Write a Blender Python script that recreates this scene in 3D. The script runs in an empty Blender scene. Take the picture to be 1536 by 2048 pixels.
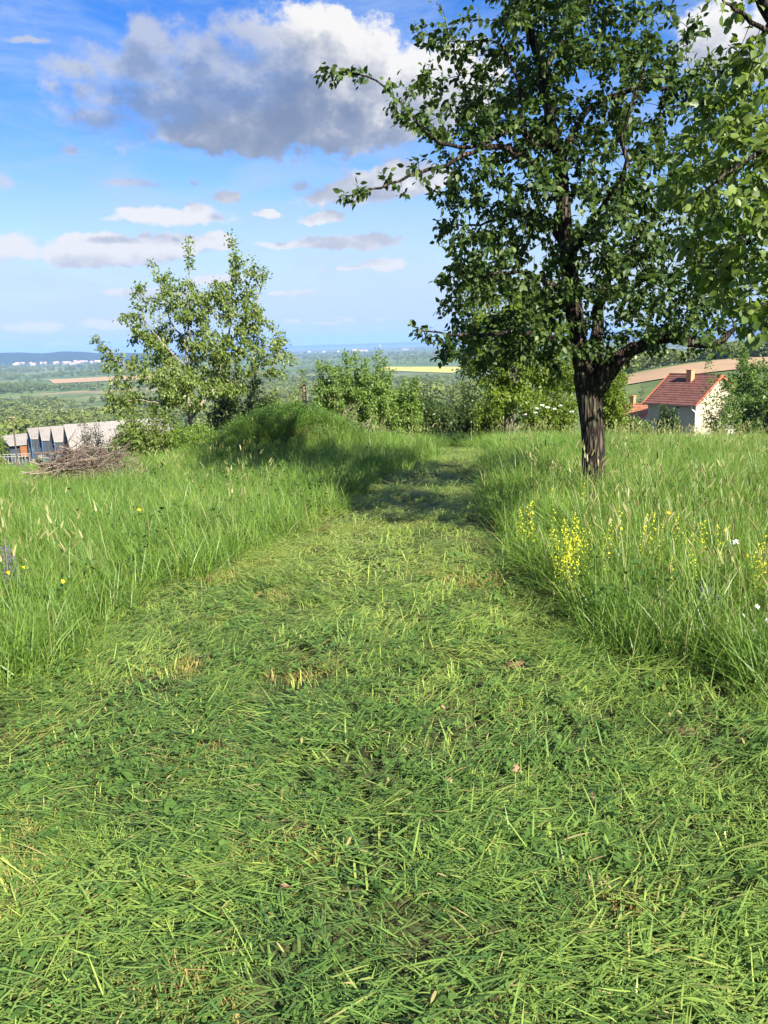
import bpy, math, random
import numpy as np
from mathutils import Matrix, Vector

# ------------------------------------------------------------------ camera, sky, sun, exposure
scene = bpy.context.scene
COL = scene.collection
rad = math.radians
F_PX, PITCH, ROLL, EYE = 1550.0, 12.3, -1.8, 1.55
cam_d = bpy.data.cameras.new('camera')
cam = bpy.data.objects.new('camera', cam_d)
COL.objects.link(cam)
cam_d.sensor_fit = 'VERTICAL'
cam_d.sensor_height = 36.0
cam_d.sensor_width = 27.0
cam_d.lens = 36.0 * F_PX / 2048.0
cam_d.clip_start = 0.05
cam_d.clip_end = 80000.0
CM = Matrix.Rotation(rad(90 - PITCH), 3, 'X') @ Matrix.Rotation(rad(ROLL), 3, 'Z')
cam.matrix_world = Matrix.Translation((0, 0, EYE)) @ CM.to_4x4()
scene.camera = cam
CMN = np.array(CM)

SUN_EL, SUN_AZ = 33.0, 147.0          # azimuth clockwise from +Y (the view direction)
SUN_STRENGTH, SKY_STRENGTH, EXPOSURE = 4.8, 0.084, 1.86
vs = scene.view_settings
scene.display_settings.display_device = 'sRGB'
vs.view_transform = 'Standard'
vs.look = 'None'
vs.exposure = EXPOSURE
vs.gamma = 1.0
vs.use_curve_mapping = False
cy = scene.cycles
cy.max_bounces = 6
cy.diffuse_bounces = 3
cy.glossy_bounces = 2
cy.transmission_bounces = 4
cy.transparent_max_bounces = 4
cy.volume_bounces = 0
cy.caustics_reflective = False
cy.caustics_refractive = False
cy.use_denoising = True
try:
    cy.denoiser = 'OPENIMAGEDENOISE'
    cy.denoising_input_passes = 'RGB_ALBEDO_NORMAL'
    cy.denoising_prefilter = 'ACCURATE'
except Exception:
    pass
cy.use_adaptive_sampling = False
cy.sample_clamp_indirect = 6.0
scene.render.use_persistent_data = False

sun_d = bpy.data.lights.new('sun', 'SUN')
sun_d.energy = SUN_STRENGTH
sun_d.angle = rad(0.53)
sun_d.color = (1.0, 0.93, 0.80)
sun = bpy.data.objects.new('sun', sun_d)
COL.objects.link(sun)
SUNV = Vector((math.sin(rad(SUN_AZ)) * math.cos(rad(SUN_EL)), math.cos(rad(SUN_AZ)) * math.cos(rad(SUN_EL)), math.sin(rad(SUN_EL))))
sun.rotation_euler = SUNV.to_track_quat('Z', 'Y').to_euler()
sun.location = SUNV * 50


def ray(px, py):
    d = np.array([(px - 768.0) / F_PX, (1024.0 - py) / F_PX, -1.0])
    return CMN @ d


def azel(px, py):
    d = ray(px, py)
    d = d / np.linalg.norm(d)
    return math.atan2(d[0], d[1]), math.asin(d[2])


def at(px, py, Y):
    d = ray(px, py)
    return np.array([0, 0, EYE]) + d * (Y / d[1])


# node helpers
class NT:
    def __init__(self, tree):
        self.t = tree

    def n(self, typ, **kw):
        nd = self.t.nodes.new(typ)
        for k, v in kw.items():
            setattr(nd, k, v)
        return nd

    def put(self, sock, v):
        if hasattr(v, 'is_output'):
            self.t.links.new(v, sock)
        elif v is not None:
            sock.default_value = v

    def math(self, op, a, b=None, c=None, clamp=False):
        nd = self.n('ShaderNodeMath', operation=op, use_clamp=clamp)
        self.put(nd.inputs[0], a)
        if b is not None:
            self.put(nd.inputs[1], b)
        if c is not None:
            self.put(nd.inputs[2], c)
        return nd.outputs[0]

    def vmath(self, op, a, b=None, c=None, scale=None):
        nd = self.n('ShaderNodeVectorMath', operation=op)
        self.put(nd.inputs[0], a)
        if b is not None:
            self.put(nd.inputs[1], b)
        if c is not None:
            self.put(nd.inputs[2], c)
        if scale is not None:
            self.put(nd.inputs['Scale'], scale)
        return nd.outputs['Value'] if op in ('LENGTH', 'DOT_PRODUCT', 'DISTANCE') else nd.outputs[0]

    def noise(self, vec, scale, detail=4.0, rough=0.55, dist=0.0, out='Fac'):
        nd = self.n('ShaderNodeTexNoise')
        if vec is not None:
            self.put(nd.inputs['Vector'], vec)
        nd.inputs['Scale'].default_value = scale
        nd.inputs['Detail'].default_value = detail
        nd.inputs['Roughness'].default_value = rough
        nd.inputs['Distortion'].default_value = dist
        return nd.outputs[out]

    def smooth(self, v, lo, hi, a=0.0, b=1.0):
        nd = self.n('ShaderNodeMapRange', interpolation_type='SMOOTHSTEP')
        self.put(nd.inputs['Value'], v)
        for k, x in (('From Min', lo), ('From Max', hi), ('To Min', a), ('To Max', b)):
            self.put(nd.inputs[k], x)
        return nd.outputs['Result']

    def mix(self, f, a, b, blend='MIX'):
        nd = self.n('ShaderNodeMix', data_type='RGBA', blend_type=blend)
        self.put(nd.inputs[0], f)
        for s, v in ((nd.inputs[6], a), (nd.inputs[7], b)):
            self.put(s, tuple(v) + (1,) if isinstance(v, (tuple, list)) and len(v) == 3 else v)
        return nd.outputs[2]

    def ramp(self, f, stops):
        nd = self.n('ShaderNodeValToRGB')
        e = nd.color_ramp.elements
        while len(e) < len(stops):
            e.new(0.5)
        for k, (p, c) in enumerate(stops):
            e[k].position = p
            e[k].color = tuple(c) + (1,)
        self.put(nd.inputs[0], f)
        return nd.outputs[0]


# ------------------------------------------------------------------ the sky and its clouds
world = bpy.data.worlds.new('World')
scene.world = world
world.use_nodes = True
wt = world.node_tree
wt.nodes.clear()
W = NT(wt)

CLOUDS = [  # centre and radii of each puff of cloud as seen in the sky, in pixels of the photograph
    (590, 120, 175, 105), (520, 70, 90, 55), (600, 60, 70, 55), (690, 75, 80, 62), (745, 130, 80, 80), (310, 85, 70, 52), (400, 120, 130, 75),
    (540, 235, 290, 80), (440, 190, 300, 95), (600, 190, 250, 110), (430, 265, 200, 52), (680, 255, 170, 60), (200, 230, 115, 36), (290, 205, 80, 40), (250, 130, 110, 45), (860, 170, 150, 105),
    (150, 128, 85, 26), (60, 80, 55, 9), (143, 297, 24, 13), (252, 363, 62, 10), (385, 362, 18, 7), (452, 389, 30, 13),
    (608, 372, 26, 13), (700, 385, 110, 30), (810, 355, 120, 42), (645, 436, 44, 13), (330, 430, 135, 20), (390, 418, 40, 18), (530, 428, 26, 9),
    (25, 497, 85, 30), (195, 503, 135, 34), (165, 488, 60, 26), (360, 490, 120, 26), (430, 485, 50, 24),
    (600, 492, 90, 9), (690, 484, 120, 18), (770, 528, 52, 16), (715, 536, 40, 6), (635, 545, 12, 4), (574, 524, 14, 5),
    (430, 560, 60, 14), (300, 584, 90, 9), (235, 643, 70, 12), (85, 654, 66, 14), (590, 641, 18, 4), (5, 365, 32, 22),
    (1440, 95, 130, 95), (1560, 60, 90, 80), (590, 585, 60, 5), (700, 640, 90, 4), (120, 690, 140, 5), (450, 660, 80, 6),
]
tc = W.n('ShaderNodeTexCoord')
sep = W.n('ShaderNodeSeparateXYZ')
W.put(sep.inputs[0], tc.outputs['Generated'])
az_s = W.math('ARCTAN2', sep.outputs[0], sep.outputs[1])
el_s = W.math('ARCSINE', sep.outputs[2])
cmb = W.n('ShaderNodeCombineXYZ')
W.put(cmb.inputs[0], az_s)
W.put(cmb.inputs[1], el_s)

grp = bpy.data.node_groups.new('cloud_field', 'ShaderNodeTree')
grp.interface.new_socket('P', in_out='INPUT', socket_type='NodeSocketVector')
grp.interface.new_socket('F', in_out='OUTPUT', socket_type='NodeSocketFloat')
G = NT(grp)
grp.interface.new_socket('Thin', in_out='OUTPUT', socket_type='NodeSocketFloat')
gi = G.n('NodeGroupInput')
go = G.n('NodeGroupOutput')
P0 = gi.outputs[0]
wob = G.noise(P0, 14.0, 5.0, 0.6, 0.0, 'Color')
Pw = G.vmath('MULTIPLY_ADD', wob, (0.045, 0.026, 0.0), G.vmath('ADD', P0, (-0.0225, -0.013, 0.0)))
acc = None
gacc = None
GREY = {(310, 85), (400, 120), (250, 130), (290, 205), (150, 128), (60, 80), (200, 230), (143, 297), (608, 372), (385, 362), (574, 524), (252, 363), (5, 365), (290, 195)}
for (cx, cy_, rx, ry) in CLOUDS:
    a0, e0 = azel(cx, cy_)
    a1, _ = azel(cx + rx, cy_)
    _, e1 = azel(cx, cy_ - ry)
    ra, re = abs(a1 - a0) * 1.28, abs(e1 - e0) * 1.30
    p = G.vmath('MULTIPLY_ADD', Pw, (1 / ra, 1 / re, 0.0), (-a0 / ra, -e0 / re, 0.0))
    ln = G.vmath('LENGTH', p)
    if (cx, cy_) in GREY:
        gacc = ln if gacc is None else G.math('MINIMUM', gacc, ln)
    acc = ln if acc is None else G.math('SMOOTH_MIN', acc, ln, 0.22)
fine = G.noise(P0, 24.0, 9.0, 0.60, 0.0)
fine2 = G.noise(G.vmath('MULTIPLY', P0, (1.0, 1.5, 1.0)), 75.0, 7.0, 0.62, 0.0)
billow = G.n('ShaderNodeTexVoronoi', feature='SMOOTH_F1')
G.put(billow.inputs['Vector'], G.vmath('MULTIPLY_ADD', G.noise(P0, 30.0, 3.0, 0.6, 0.0, 'Color'), (0.03, 0.03, 0), P0))
billow.inputs['Scale'].default_value = 30.0
billow.inputs['Smoothness'].default_value = 0.35
Fv = G.math('SUBTRACT', 1.0, acc)
Fv = G.math('MULTIPLY_ADD', G.math('SUBTRACT', fine, 0.5), 0.85, Fv)
Fv = G.math('MULTIPLY_ADD', G.math('SUBTRACT', fine2, 0.5), 0.65, Fv)
Fv = G.math('MULTIPLY_ADD', G.math('SUBTRACT', 0.33, billow.outputs['Distance']), 0.5, Fv)
# the same kind of scattered cumulus goes on over the rest of the sky
gen = G.noise(G.vmath('MULTIPLY', P0, (1.0, 2.6, 1.0)), 2.6, 6.0, 0.55)
ax = G.n('ShaderNodeSeparateXYZ')
G.put(ax.inputs[0], P0)
away = G.math('MAXIMUM', G.smooth(G.math('ABSOLUTE', ax.outputs[0]), 0.55, 0.75), G.smooth(ax.outputs[1], 0.42, 0.6))
high = G.smooth(ax.outputs[1], 0.05, 0.2)
Fg = G.math('MULTIPLY_ADD', G.math('SUBTRACT', gen, 0.56), 6.0, G.math('MULTIPLY', G.math('SUBTRACT', fine, 0.5), 1.2))
Fg = G.math('MULTIPLY_ADD', G.math('SUBTRACT', G.math('MULTIPLY', away, high), 1.0), 6.0, Fg)
G.put(go.inputs[0], G.math('MAXIMUM', Fv, Fg))
G.put(go.inputs[1], G.smooth(gacc, 0.7, 1.6, 1.0, 0.0))


def field(vec):
    nd = W.n('ShaderNodeGroup')
    nd.node_tree = grp
    W.put(nd.inputs[0], vec)
    return nd.outputs


f0, thin = field(cmb.outputs[0])
f1 = field(W.vmath('ADD', cmb.outputs[0], (0.012, 0.022, 0.0)))[0]
f2 = field(W.vmath('ADD', cmb.outputs[0], (0.026, 0.062, 0.0)))[0]
alpha = W.math('MULTIPLY', W.smooth(f0, 0.04, W.math('MULTIPLY_ADD', thin, 0.28, W.math('MULTIPLY_ADD', W.noise(cmb.outputs[0], 8.0, 2.0), 0.55, 0.08))), 0.98)
occ = W.math('MULTIPLY_ADD', W.smooth(f1, 0.1, 1.0), 0.55, W.math('MULTIPLY', W.smooth(f2, 0.1, 0.9), 0.58))
occ = W.math('MULTIPLY_ADD', thin, 0.26, W.math('MULTIPLY', occ, 0.92))
lit = W.math('SUBTRACT', 1.0, occ, clamp=True)
alpha = W.math('MULTIPLY', alpha, W.math('MULTIPLY_ADD', thin, -0.22, 1.0))
WS = 1.0 / (SKY_STRENGTH * 2 ** EXPOSURE)
ccol = W.ramp(lit, [(0.0, [0.20, 0.265, 0.41]), (0.35, [0.29, 0.345, 0.48]), (0.62, [0.50, 0.53, 0.61]), (0.86, [0.76, 0.76, 0.78]), (1.0, [0.98, 0.96, 0.93])])
ccol = W.mix(W.smooth(el_s, 0.04, 0.30, 0.6, 0.0), ccol, (0.76, 0.79, 0.86))
ccol = W.vmath('SCALE', ccol, scale=WS)
sky = W.n('ShaderNodeTexSky', sky_type='NISHITA')
sky.sun_disc = False
sky.sun_elevation = rad(SUN_EL)
sky.sun_rotation = rad(SUN_AZ)
sky.altitude = 200.0
sky.air_density = 1.0
sky.dust_density = 0.8
sky.ozone_density = 2.5
hs = W.n('ShaderNodeHueSaturation')
hs.inputs['Hue'].default_value = 0.518
hs.inputs['Saturation'].default_value = 1.42
hs.inputs['Value'].default_value = 0.66
W.put(hs.inputs['Color'], sky.outputs[0])
cirr = W.noise(W.vmath('MULTIPLY', cmb.outputs[0], (1.0, 3.4, 1.0)), 6.0, 6.0, 0.65, 0.6)
veil = W.math('MULTIPLY', W.smooth(cirr, 0.36, 0.74), 0.55)
skyc = W.mix(veil, hs.outputs[0], tuple(WS * v for v in (0.54, 0.68, 0.90)))
low = W.smooth(el_s, 0.02, 0.25, 0.95, 0.0)
skyc = W.mix(low, skyc, tuple(WS * v for v in (0.60, 0.73, 0.84)))
final = W.mix(alpha, skyc, ccol)
bg = W.n('ShaderNodeBackground')
W.put(bg.inputs['Color'], final)
bg.inputs['Strength'].default_value = SKY_STRENGTH
wo = W.n('ShaderNodeOutputWorld')
W.put(wo.inputs['Surface'], bg.outputs[0])
world.cycles.sampling_method = 'MANUAL'
world.cycles.sample_map_resolution = 512

# ------------------------------------------------------------------ mesh helpers
RNG = np.random.default_rng(11)


def np_mesh(name, V, faces, mat=None, var=None, smooth=None):
    """faces: list of (n,k) index arrays; var: per-vertex float attribute"""
    me = bpy.data.meshes.new(name)
    V = np.asarray(V, np.float32)
    me.vertices.add(len(V))
    me.vertices.foreach_set('co', V.ravel())
    faces = [np.asarray(f, np.int32) for f in faces if len(f)]
    nl = sum(f.size for f in faces)
    npoly = sum(len(f) for f in faces)
    me.loops.add(nl)
    me.polygons.add(npoly)
    me.loops.foreach_set('vertex_index', np.concatenate([f.ravel() for f in faces]))
    tot = np.concatenate([np.full(len(f), f.shape[1], np.int32) for f in faces])
    st = np.concatenate([[0], np.cumsum(tot)[:-1]]).astype(np.int32)
    me.polygons.foreach_set('loop_start', st)
    if smooth is not None:
        me.polygons.foreach_set('use_smooth', np.full(npoly, bool(smooth)))
    me.update(calc_edges=True)
    if var is not None:
        a = me.attributes.new('var', 'FLOAT', 'POINT')
        a.data.foreach_set('value', np.asarray(var, np.float32))
    if mat:
        me.materials.append(mat)
    return me


def link(name, me, parent=None, loc=None):
    o = bpy.data.objects.new(name, me)
    COL.objects.link(o)
    if parent is not None:
        o.parent = parent
    if loc is not None:
        o.location = loc
    return o


def tag(o, label=None, cat=None, group=None, kind=None):
    if label:
        o['label'] = label
    if cat:
        o['category'] = cat
    if group:
        o['group'] = group
    if kind:
        o['kind'] = kind
    return o


def empty(name, loc, label=None, cat=None, group=None):
    o = bpy.data.objects.new(name, None)
    COL.objects.link(o)
    o.location = tuple(float(v) for v in loc)
    o.empty_display_size = 0.1
    return tag(o, label, cat, group)


class MB:
    """collects boxes and prisms and links them as one mesh"""

    def __init__(self):
        self.v, self.f, self.n = [], {}, 0

    def add(self, V, F):
        for f in F:
            self.f.setdefault(len(f), []).append([i + self.n for i in f])
        self.v += [tuple(p) for p in V]
        self.n += len(V)
        return self

    def hexa(self, P):   # 8 points: bottom 4, top 4
        return self.add(P, [(0, 3, 2, 1), (4, 5, 6, 7), (0, 1, 5, 4), (1, 2, 6, 5), (2, 3, 7, 6), (3, 0, 4, 7)])

    def box(self, c, s, ax=None):
        c = np.array(c, float)
        ax = np.eye(3) if ax is None else np.array(ax, float)
        h = np.array(s, float) / 2
        P = []
        for z in (-1, 1):
            for x, y in ((-1, -1), (1, -1), (1, 1), (-1, 1)):
                P.append(c + ax[0] * x * h[0] + ax[1] * y * h[1] + ax[2] * z * h[2])
        return self.hexa(P)

    def tube(self, pts, r, k=6):
        pts = np.array(pts, float)
        rs = np.full(len(pts), r) if np.isscalar(r) else np.array(r)
        base = self.n
        V = []
        for i, p in enumerate(pts):
            d = pts[min(i + 1, len(pts) - 1)] - pts[max(i - 1, 0)]
            d /= np.linalg.norm(d) + 1e-9
            a = np.cross(d, (0.31, 0.95, 0.05) if abs(d[1]) < 0.9 else (1, 0, 0))
            a /= np.linalg.norm(a)
            b = np.cross(d, a)
            for j in range(k):
                t = 2 * math.pi * j / k
                V.append(p + rs[i] * (a * math.cos(t) + b * math.sin(t)))
        F = []
        for i in range(len(pts) - 1):
            for j in range(k):
                F.append((i * k + j, i * k + (j + 1) % k, (i + 1) * k + (j + 1) % k, (i + 1) * k + j))
        F.append(tuple(range(k))[::-1])
        F.append(tuple((len(pts) - 1) * k + j for j in range(k)))
        return self.add(V, F)

    def mesh(self, name, mat, smooth=False):
        return np_mesh(name, self.v, [np.array(x) for x in self.f.values()], mat, smooth=smooth)

    def build(self, name, mat, parent=None, smooth=False):
        o = link(name, self.mesh(name, mat, smooth), parent)
        return o


def rel(parent, pts):
    return np.asarray(pts, float) - np.array(parent.location)


# ------------------------------------------------------------------ materials
def new_mat(name):
    m = bpy.data.materials.new(name)
    m.use_nodes = True
    m.node_tree.nodes.clear()
    return m, NT(m.node_tree)


def out(N, surf):
    o = N.n('ShaderNodeOutputMaterial')
    N.put(o.inputs['Surface'], surf)


def pbsdf(N, col, rough=0.7, spec=0.3, normal=None):
    b = N.n('ShaderNodeBsdfPrincipled')
    N.put(b.inputs['Base Color'], tuple(col)[:3] + (1,) if isinstance(col, (tuple, list)) else col)
    N.put(b.inputs['Roughness'], rough)
    b.inputs['Specular IOR Level'].default_value = spec
    if normal is not None:
        N.put(b.inputs['Normal'], normal)
    return b.outputs[0]


def bump(N, h, strength=0.5, dist=0.02):
    b = N.n('ShaderNodeBump')
    b.inputs['Strength'].default_value = strength
    b.inputs['Distance'].default_value = dist
    N.put(b.inputs['Height'], h)
    return b.outputs[0]


def plant_mat(name, stops, trans=0.35, rough=0.45, spec=0.35, inst=False, dry=None, tcol=1.5):
    """leaf or blade: colour varies by leaf; light passes through"""
    m, N = new_mat(name)
    at_ = N.n('ShaderNodeAttribute', attribute_name='var')
    f = at_.outputs['Fac']
    if inst:
        ti = N.n('ShaderNodeAttribute', attribute_name='tint', attribute_type='INSTANCER')
        f = N.math('ADD', N.math('MULTIPLY', f, 0.5), N.math('MULTIPLY', ti.outputs['Fac'], 0.5))
    col = N.ramp(f, stops)
    if dry:
        d = N.smooth(at_.outputs['Fac'], 0.965, 0.985)
        col = N.mix(d, col, dry)
    p = pbsdf(N, col, rough, spec)
    t = N.n('ShaderNodeBsdfTranslucent')
    N.put(t.inputs['Color'], N.vmath('MULTIPLY', col, (tcol, tcol * 1.05, tcol * 0.55)))
    mx = N.n('ShaderNodeMixShader')
    mx.inputs[0].default_value = trans
    N.put(mx.inputs[1], p)
    N.put(mx.inputs[2], t.outputs[0])
    out(N, mx.outputs[0])
    return m


def flat_mat(name, col, rough=0.8, spec=0.2, nscale=None, amount=0.25, bstr=0.0):
    m, N = new_mat(name)
    c = tuple(col) + (1,)
    nrm = None
    if nscale:
        tcn = N.n('ShaderNodeTexCoord')
        nz = N.noise(tcn.outputs['Object'], nscale, 5.0, 0.6)
        c = N.mix(N.smooth(nz, 0.3, 0.7), tuple(v * (1 - amount) for v in col), tuple(min(1, v * (1 + amount)) for v in col))
        if bstr:
            nrm = bump(N, nz, bstr, 0.01)
    out(N, pbsdf(N, c, rough, spec, nrm))
    return m


def bark_mat(name, c0, c1, c2, scale=1.0, bstr=0.9, moss=0.0):
    m, N = new_mat(name)
    tcn = N.n('ShaderNodeTexCoord')
    P = N.vmath('MULTIPLY', tcn.outputs['Object'], (scale, scale, scale * 0.16))
    wv = N.vmath('MULTIPLY_ADD', N.noise(P, 9.0, 3.0, 0.6, 0, 'Color'), (0.10, 0.10, 0.05), P)
    v = N.n('ShaderNodeTexVoronoi', feature='DISTANCE_TO_EDGE')
    N.put(v.inputs['Vector'], wv)
    v.inputs['Scale'].default_value = 26.0
    nz = N.noise(N.vmath('MULTIPLY', tcn.outputs['Object'], (scale, scale, scale * 0.4)), 40.0, 5.0, 0.65)
    h = N.math('ADD', N.smooth(v.outputs['Distance'], 0.0, 0.32), N.math('MULTIPLY', nz, 0.6))
    col = N.ramp(N.math('MULTIPLY', h, 0.62), [(0.1, c0), (0.5, c1), (0.95, c2)])
    if moss:
        mn = N.noise(tcn.outputs['Object'], 5.0, 4.0, 0.6)
        col = N.mix(N.math('MULTIPLY', N.smooth(mn, 0.5, 0.72), moss), col, (0.06, 0.075, 0.03))
    out(N, pbsdf(N, col, 0.9, 0.15, bump(N, h, bstr, 0.03)))
    return m


M = {}
M['pear_leaf'] = plant_mat('pear_leaf', [(0.0, (0.021, 0.043, 0.011)), (0.5, (0.041, 0.076, 0.016)), (0.85, (0.076, 0.118, 0.026)), (1.0, (0.125, 0.168, 0.042))], 0.30, 0.5, 0.28)
M['near_leaf'] = plant_mat('near_leaf', [(0.0, (0.060, 0.105, 0.022)), (0.5, (0.110, 0.165, 0.034)), (1.0, (0.18, 0.235, 0.06))], 0.42, 0.42, 0.4)
M['walnut_leaf'] = plant_mat('walnut_leaf', [(0.0, (0.075, 0.115, 0.024)), (0.55, (0.125, 0.180, 0.036)), (0.85, (0.17, 0.22, 0.055)), (1.0, (0.12, 0.095, 0.04))], 0.40, 0.45, 0.4)
M['bright_leaf'] = plant_mat('bright_leaf', [(0.0, (0.070, 0.120, 0.015)), (0.5, (0.12, 0.175, 0.022)), (1.0, (0.17, 0.22, 0.035))], 0.45)
M['bush_leaf'] = plant_mat('bush_leaf', [(0.0, (0.052, 0.10, 0.020)), (0.5, (0.09, 0.155, 0.03)), (1.0, (0.145, 0.21, 0.05))], 0.38)
M['fresh_leaf'] = plant_mat('fresh_leaf', [(0.0, (0.08, 0.135, 0.03)), (0.5, (0.13, 0.205, 0.045)), (1.0, (0.19, 0.27, 0.07))], 0.4)
M['dark_leaf'] = plant_mat('dark_leaf', [(0.0, (0.026, 0.050, 0.014)), (0.5, (0.045, 0.080, 0.020)), (1.0, (0.08, 0.115, 0.03))], 0.3)
M['grey_leaf'] = plant_mat('grey_leaf', [(0.0, (0.05, 0.075, 0.03)), (0.5, (0.09, 0.115, 0.055)), (1.0, (0.16, 0.17, 0.10))], 0.3)
M['lime_leaf'] = plant_mat('lime_leaf', [(0.0, (0.09, 0.17, 0.016)), (1.0, (0.16, 0.25, 0.03))], 0.45)
M['valley_leaf'] = plant_mat('valley_leaf', [(0.0, (0.06, 0.09, 0.028)), (0.45, (0.12, 0.155, 0.038)), (0.8, (0.18, 0.205, 0.06)), (1.0, (0.21, 0.18, 0.105))], 0.3, inst=True)
M['meadow'] = plant_mat('meadow_blade', [(0.0, (0.068, 0.135, 0.026)), (0.45, (0.128, 0.220, 0.036)), (0.8, (0.185, 0.28, 0.048)), (1.0, (0.25, 0.31, 0.075))], 0.40, 0.42, 0.4, inst=True, dry=(0.34, 0.29, 0.14))
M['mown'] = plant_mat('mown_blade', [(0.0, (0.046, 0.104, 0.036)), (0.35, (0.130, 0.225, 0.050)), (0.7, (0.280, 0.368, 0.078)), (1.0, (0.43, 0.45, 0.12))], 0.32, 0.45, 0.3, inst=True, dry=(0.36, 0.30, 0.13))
M['thatch'] = plant_mat('thatch_blade', [(0.0, (0.16, 0.11, 0.045)), (0.5, (0.26, 0.21, 0.07)), (1.0, (0.27, 0.27, 0.07))], 0.3, 0.5, 0.3, inst=True)
M['clover'] = plant_mat('clover_leaf', [(0.0, (0.055, 0.115, 0.024)), (1.0, (0.10, 0.18, 0.04))], 0.3, 0.55, 0.2, inst=True)
M['herb'] = plant_mat('herb_leaf', [(0.0, (0.045, 0.10, 0.022)), (1.0, (0.09, 0.165, 0.034))], 0.36, 0.65, 0.15, inst=True)
M['seed'] = plant_mat('seed_stalk', [(0.0, (0.16, 0.20, 0.06)), (0.6, (0.24, 0.25, 0.10)), (1.0, (0.32, 0.27, 0.14))], 0.3, inst=True)
M['pear_bark'] = bark_mat('pear_bark', (0.008, 0.006, 0.005), (0.036, 0.028, 0.021), (0.105, 0.082, 0.062), 1.0, 1.0, 0.35)
M['grey_bark'] = bark_mat('grey_bark', (0.03, 0.025, 0.02), (0.095, 0.08, 0.064), (0.19, 0.165, 0.135), 1.2, 0.6, 0.15)
M['pale_bark'] = bark_mat('pale_bark', (0.10, 0.085, 0.065), (0.24, 0.205, 0.16), (0.36, 0.32, 0.26), 1.6, 0.4)
M['twig'] = flat_mat('dead_twig', (0.105, 0.078, 0.064), 0.85, 0.2, 30.0, 0.45)
M['twig_pale'] = flat_mat('dry_twig', (0.19, 0.155, 0.125), 0.85, 0.2, 30.0, 0.35)
M['yellow'] = flat_mat('yellow_petal', (0.55, 0.54, 0.03), 0.6)
M['gold'] = flat_mat('buttercup_petal', (0.85, 0.60, 0.02), 0.4)
M['purple'] = flat_mat('sage_petal', (0.10, 0.065, 0.17), 0.7)
M['white_petal'] = flat_mat('white_petal', (0.78, 0.78, 0.72), 0.7)
M['stem'] = flat_mat('green_stem', (0.085, 0.15, 0.03), 0.6)
M['wood_post'] = flat_mat('weathered_post', (0.34, 0.25, 0.16), 0.85, 0.2, 14.0, 0.3, 0.3)

# ------------------------------------------------------------------ terrain
_ph = RNG.uniform(0, 6.28, (6, 2))


def wavy(x, y, s):
    r = 0
    for k in range(6):
        a = k * 1.05 + 0.3
        q = s * (1.0 + 0.37 * k)
        r = r + np.sin((x * math.cos(a) + y * math.sin(a)) * q + _ph[k, 0]) / (1 + 0.5 * k)
    return r / 2.6


MOUND = at(565, 850, 16.0)


def H(x, y):
    x = np.asarray(x, float)
    y = np.asarray(y, float)
    s = np.maximum(0, y + 0.12 * np.maximum(0, np.abs(x) - 6) * (y > 0))
    z = np.where(s < 35, -0.0028 * s * s, -3.43 - 57 * (1 - np.exp(-np.maximum(0, s - 35) * 0.175 / 57)))
    z = z + np.where(x < 0, -0.75 * np.tanh(-x * 0.055 / 0.75), -0.5 * np.tanh(np.maximum(0, x - 1.5) * 0.035 / 0.5))
    z = z + 0.95 * np.exp(-np.abs((x - MOUND[0]) / 1.6) ** 2.6 - np.abs((y - 16.4) / 1.6) ** 2.6)
    z = z + 29 * np.exp(-((x - 150) / 110) ** 2 - ((y - 330) / 130) ** 2)
    far = np.clip((np.hypot(x, y) - 120) / 500, 0, 1)
    z = z + far * (2.2 * wavy(x, y, 0.006) + 1.5 * wavy(y, x, 0.0021)) * np.clip(1.6 - np.hypot(x, y) / 6000, 0.15, 1)
    z = z + 0.016 * wavy(x, y, 2.3) + 0.03 * wavy(y, x, 0.55)
    near = np.clip(1.2 - np.hypot(x, y) / 14, 0, 1)
    z = z + near * 0.016 * wavy(x, y, 8.0)
    for xr, dr in (((-1.2, -0.62, -0.37, -0.22, 0.25, 0.75), 0.045), ((1.3, 0.95, 0.80, 0.85, 1.05, 1.45), 0.03)):
        xc = np.interp(y, (1.5, 3.0, 4.3, 6.0, 9.0, 13.0), xr)
        z = z - near * dr * np.exp(-((x - xc) / 0.075) ** 2)
    return z


def H1(x, y):
    return float(H(x, y))


def ground_at(px, py):
    d = ray(px, py)
    t = np.geomspace(0.5, 6000, 6000) / max(d[1], 1e-6)
    P = np.array([0, 0, EYE])[None] + d[None] * t[:, None]
    k = np.argmax(P[:, 2] < H(P[:, 0], P[:, 1]))
    return P[k]


# path edges, from the photograph, dropped onto the ground
left_edge = [ground_at(*p) for p in ((-260, 1440), (0, 1395), (120, 1330), (205, 1275), (235, 1205), (350, 1165), (530, 1105), (655, 1030), (750, 968), (838, 930), (868, 914))]
right_edge = [ground_at(*p) for p in ((1850, 1500), (1536, 1425), (1380, 1352), (1215, 1290), (1115, 1215), (1055, 1130), (1012, 1050), (976, 985), (988, 935), (1006, 914))]
LE = np.array([(p[1], p[0]) for p in left_edge])
RE = np.array([(p[1], p[0]) for p in right_edge])
PATH_END = 19.0


def path_mask(x, y):
    """signed: >0 inside the mown strip, in metres from its nearer edge"""
    wob = 0.10 * np.sin(y * 3.1) + 0.07 * np.sin(y * 7.3 + 1) + 0.05 * np.sin(y * 15.1)
    lx = np.interp(y, LE[:, 0], LE[:, 1])
    rx = np.interp(y, RE[:, 0], RE[:, 1])
    end = PATH_END + 0.25 * np.sin(x * 4)
    lx = np.where(y < LE[0, 0], -8.0, lx)
    rx = np.where(y < RE[0, 0], 8.0, rx)
    return np.minimum(np.minimum(x - lx + wob, rx + wob * 0.8 - x), end - y)


print('LE', LE.round(2).tolist(), 'RE', RE.round(2).tolist(), 'mound', MOUND)


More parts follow.
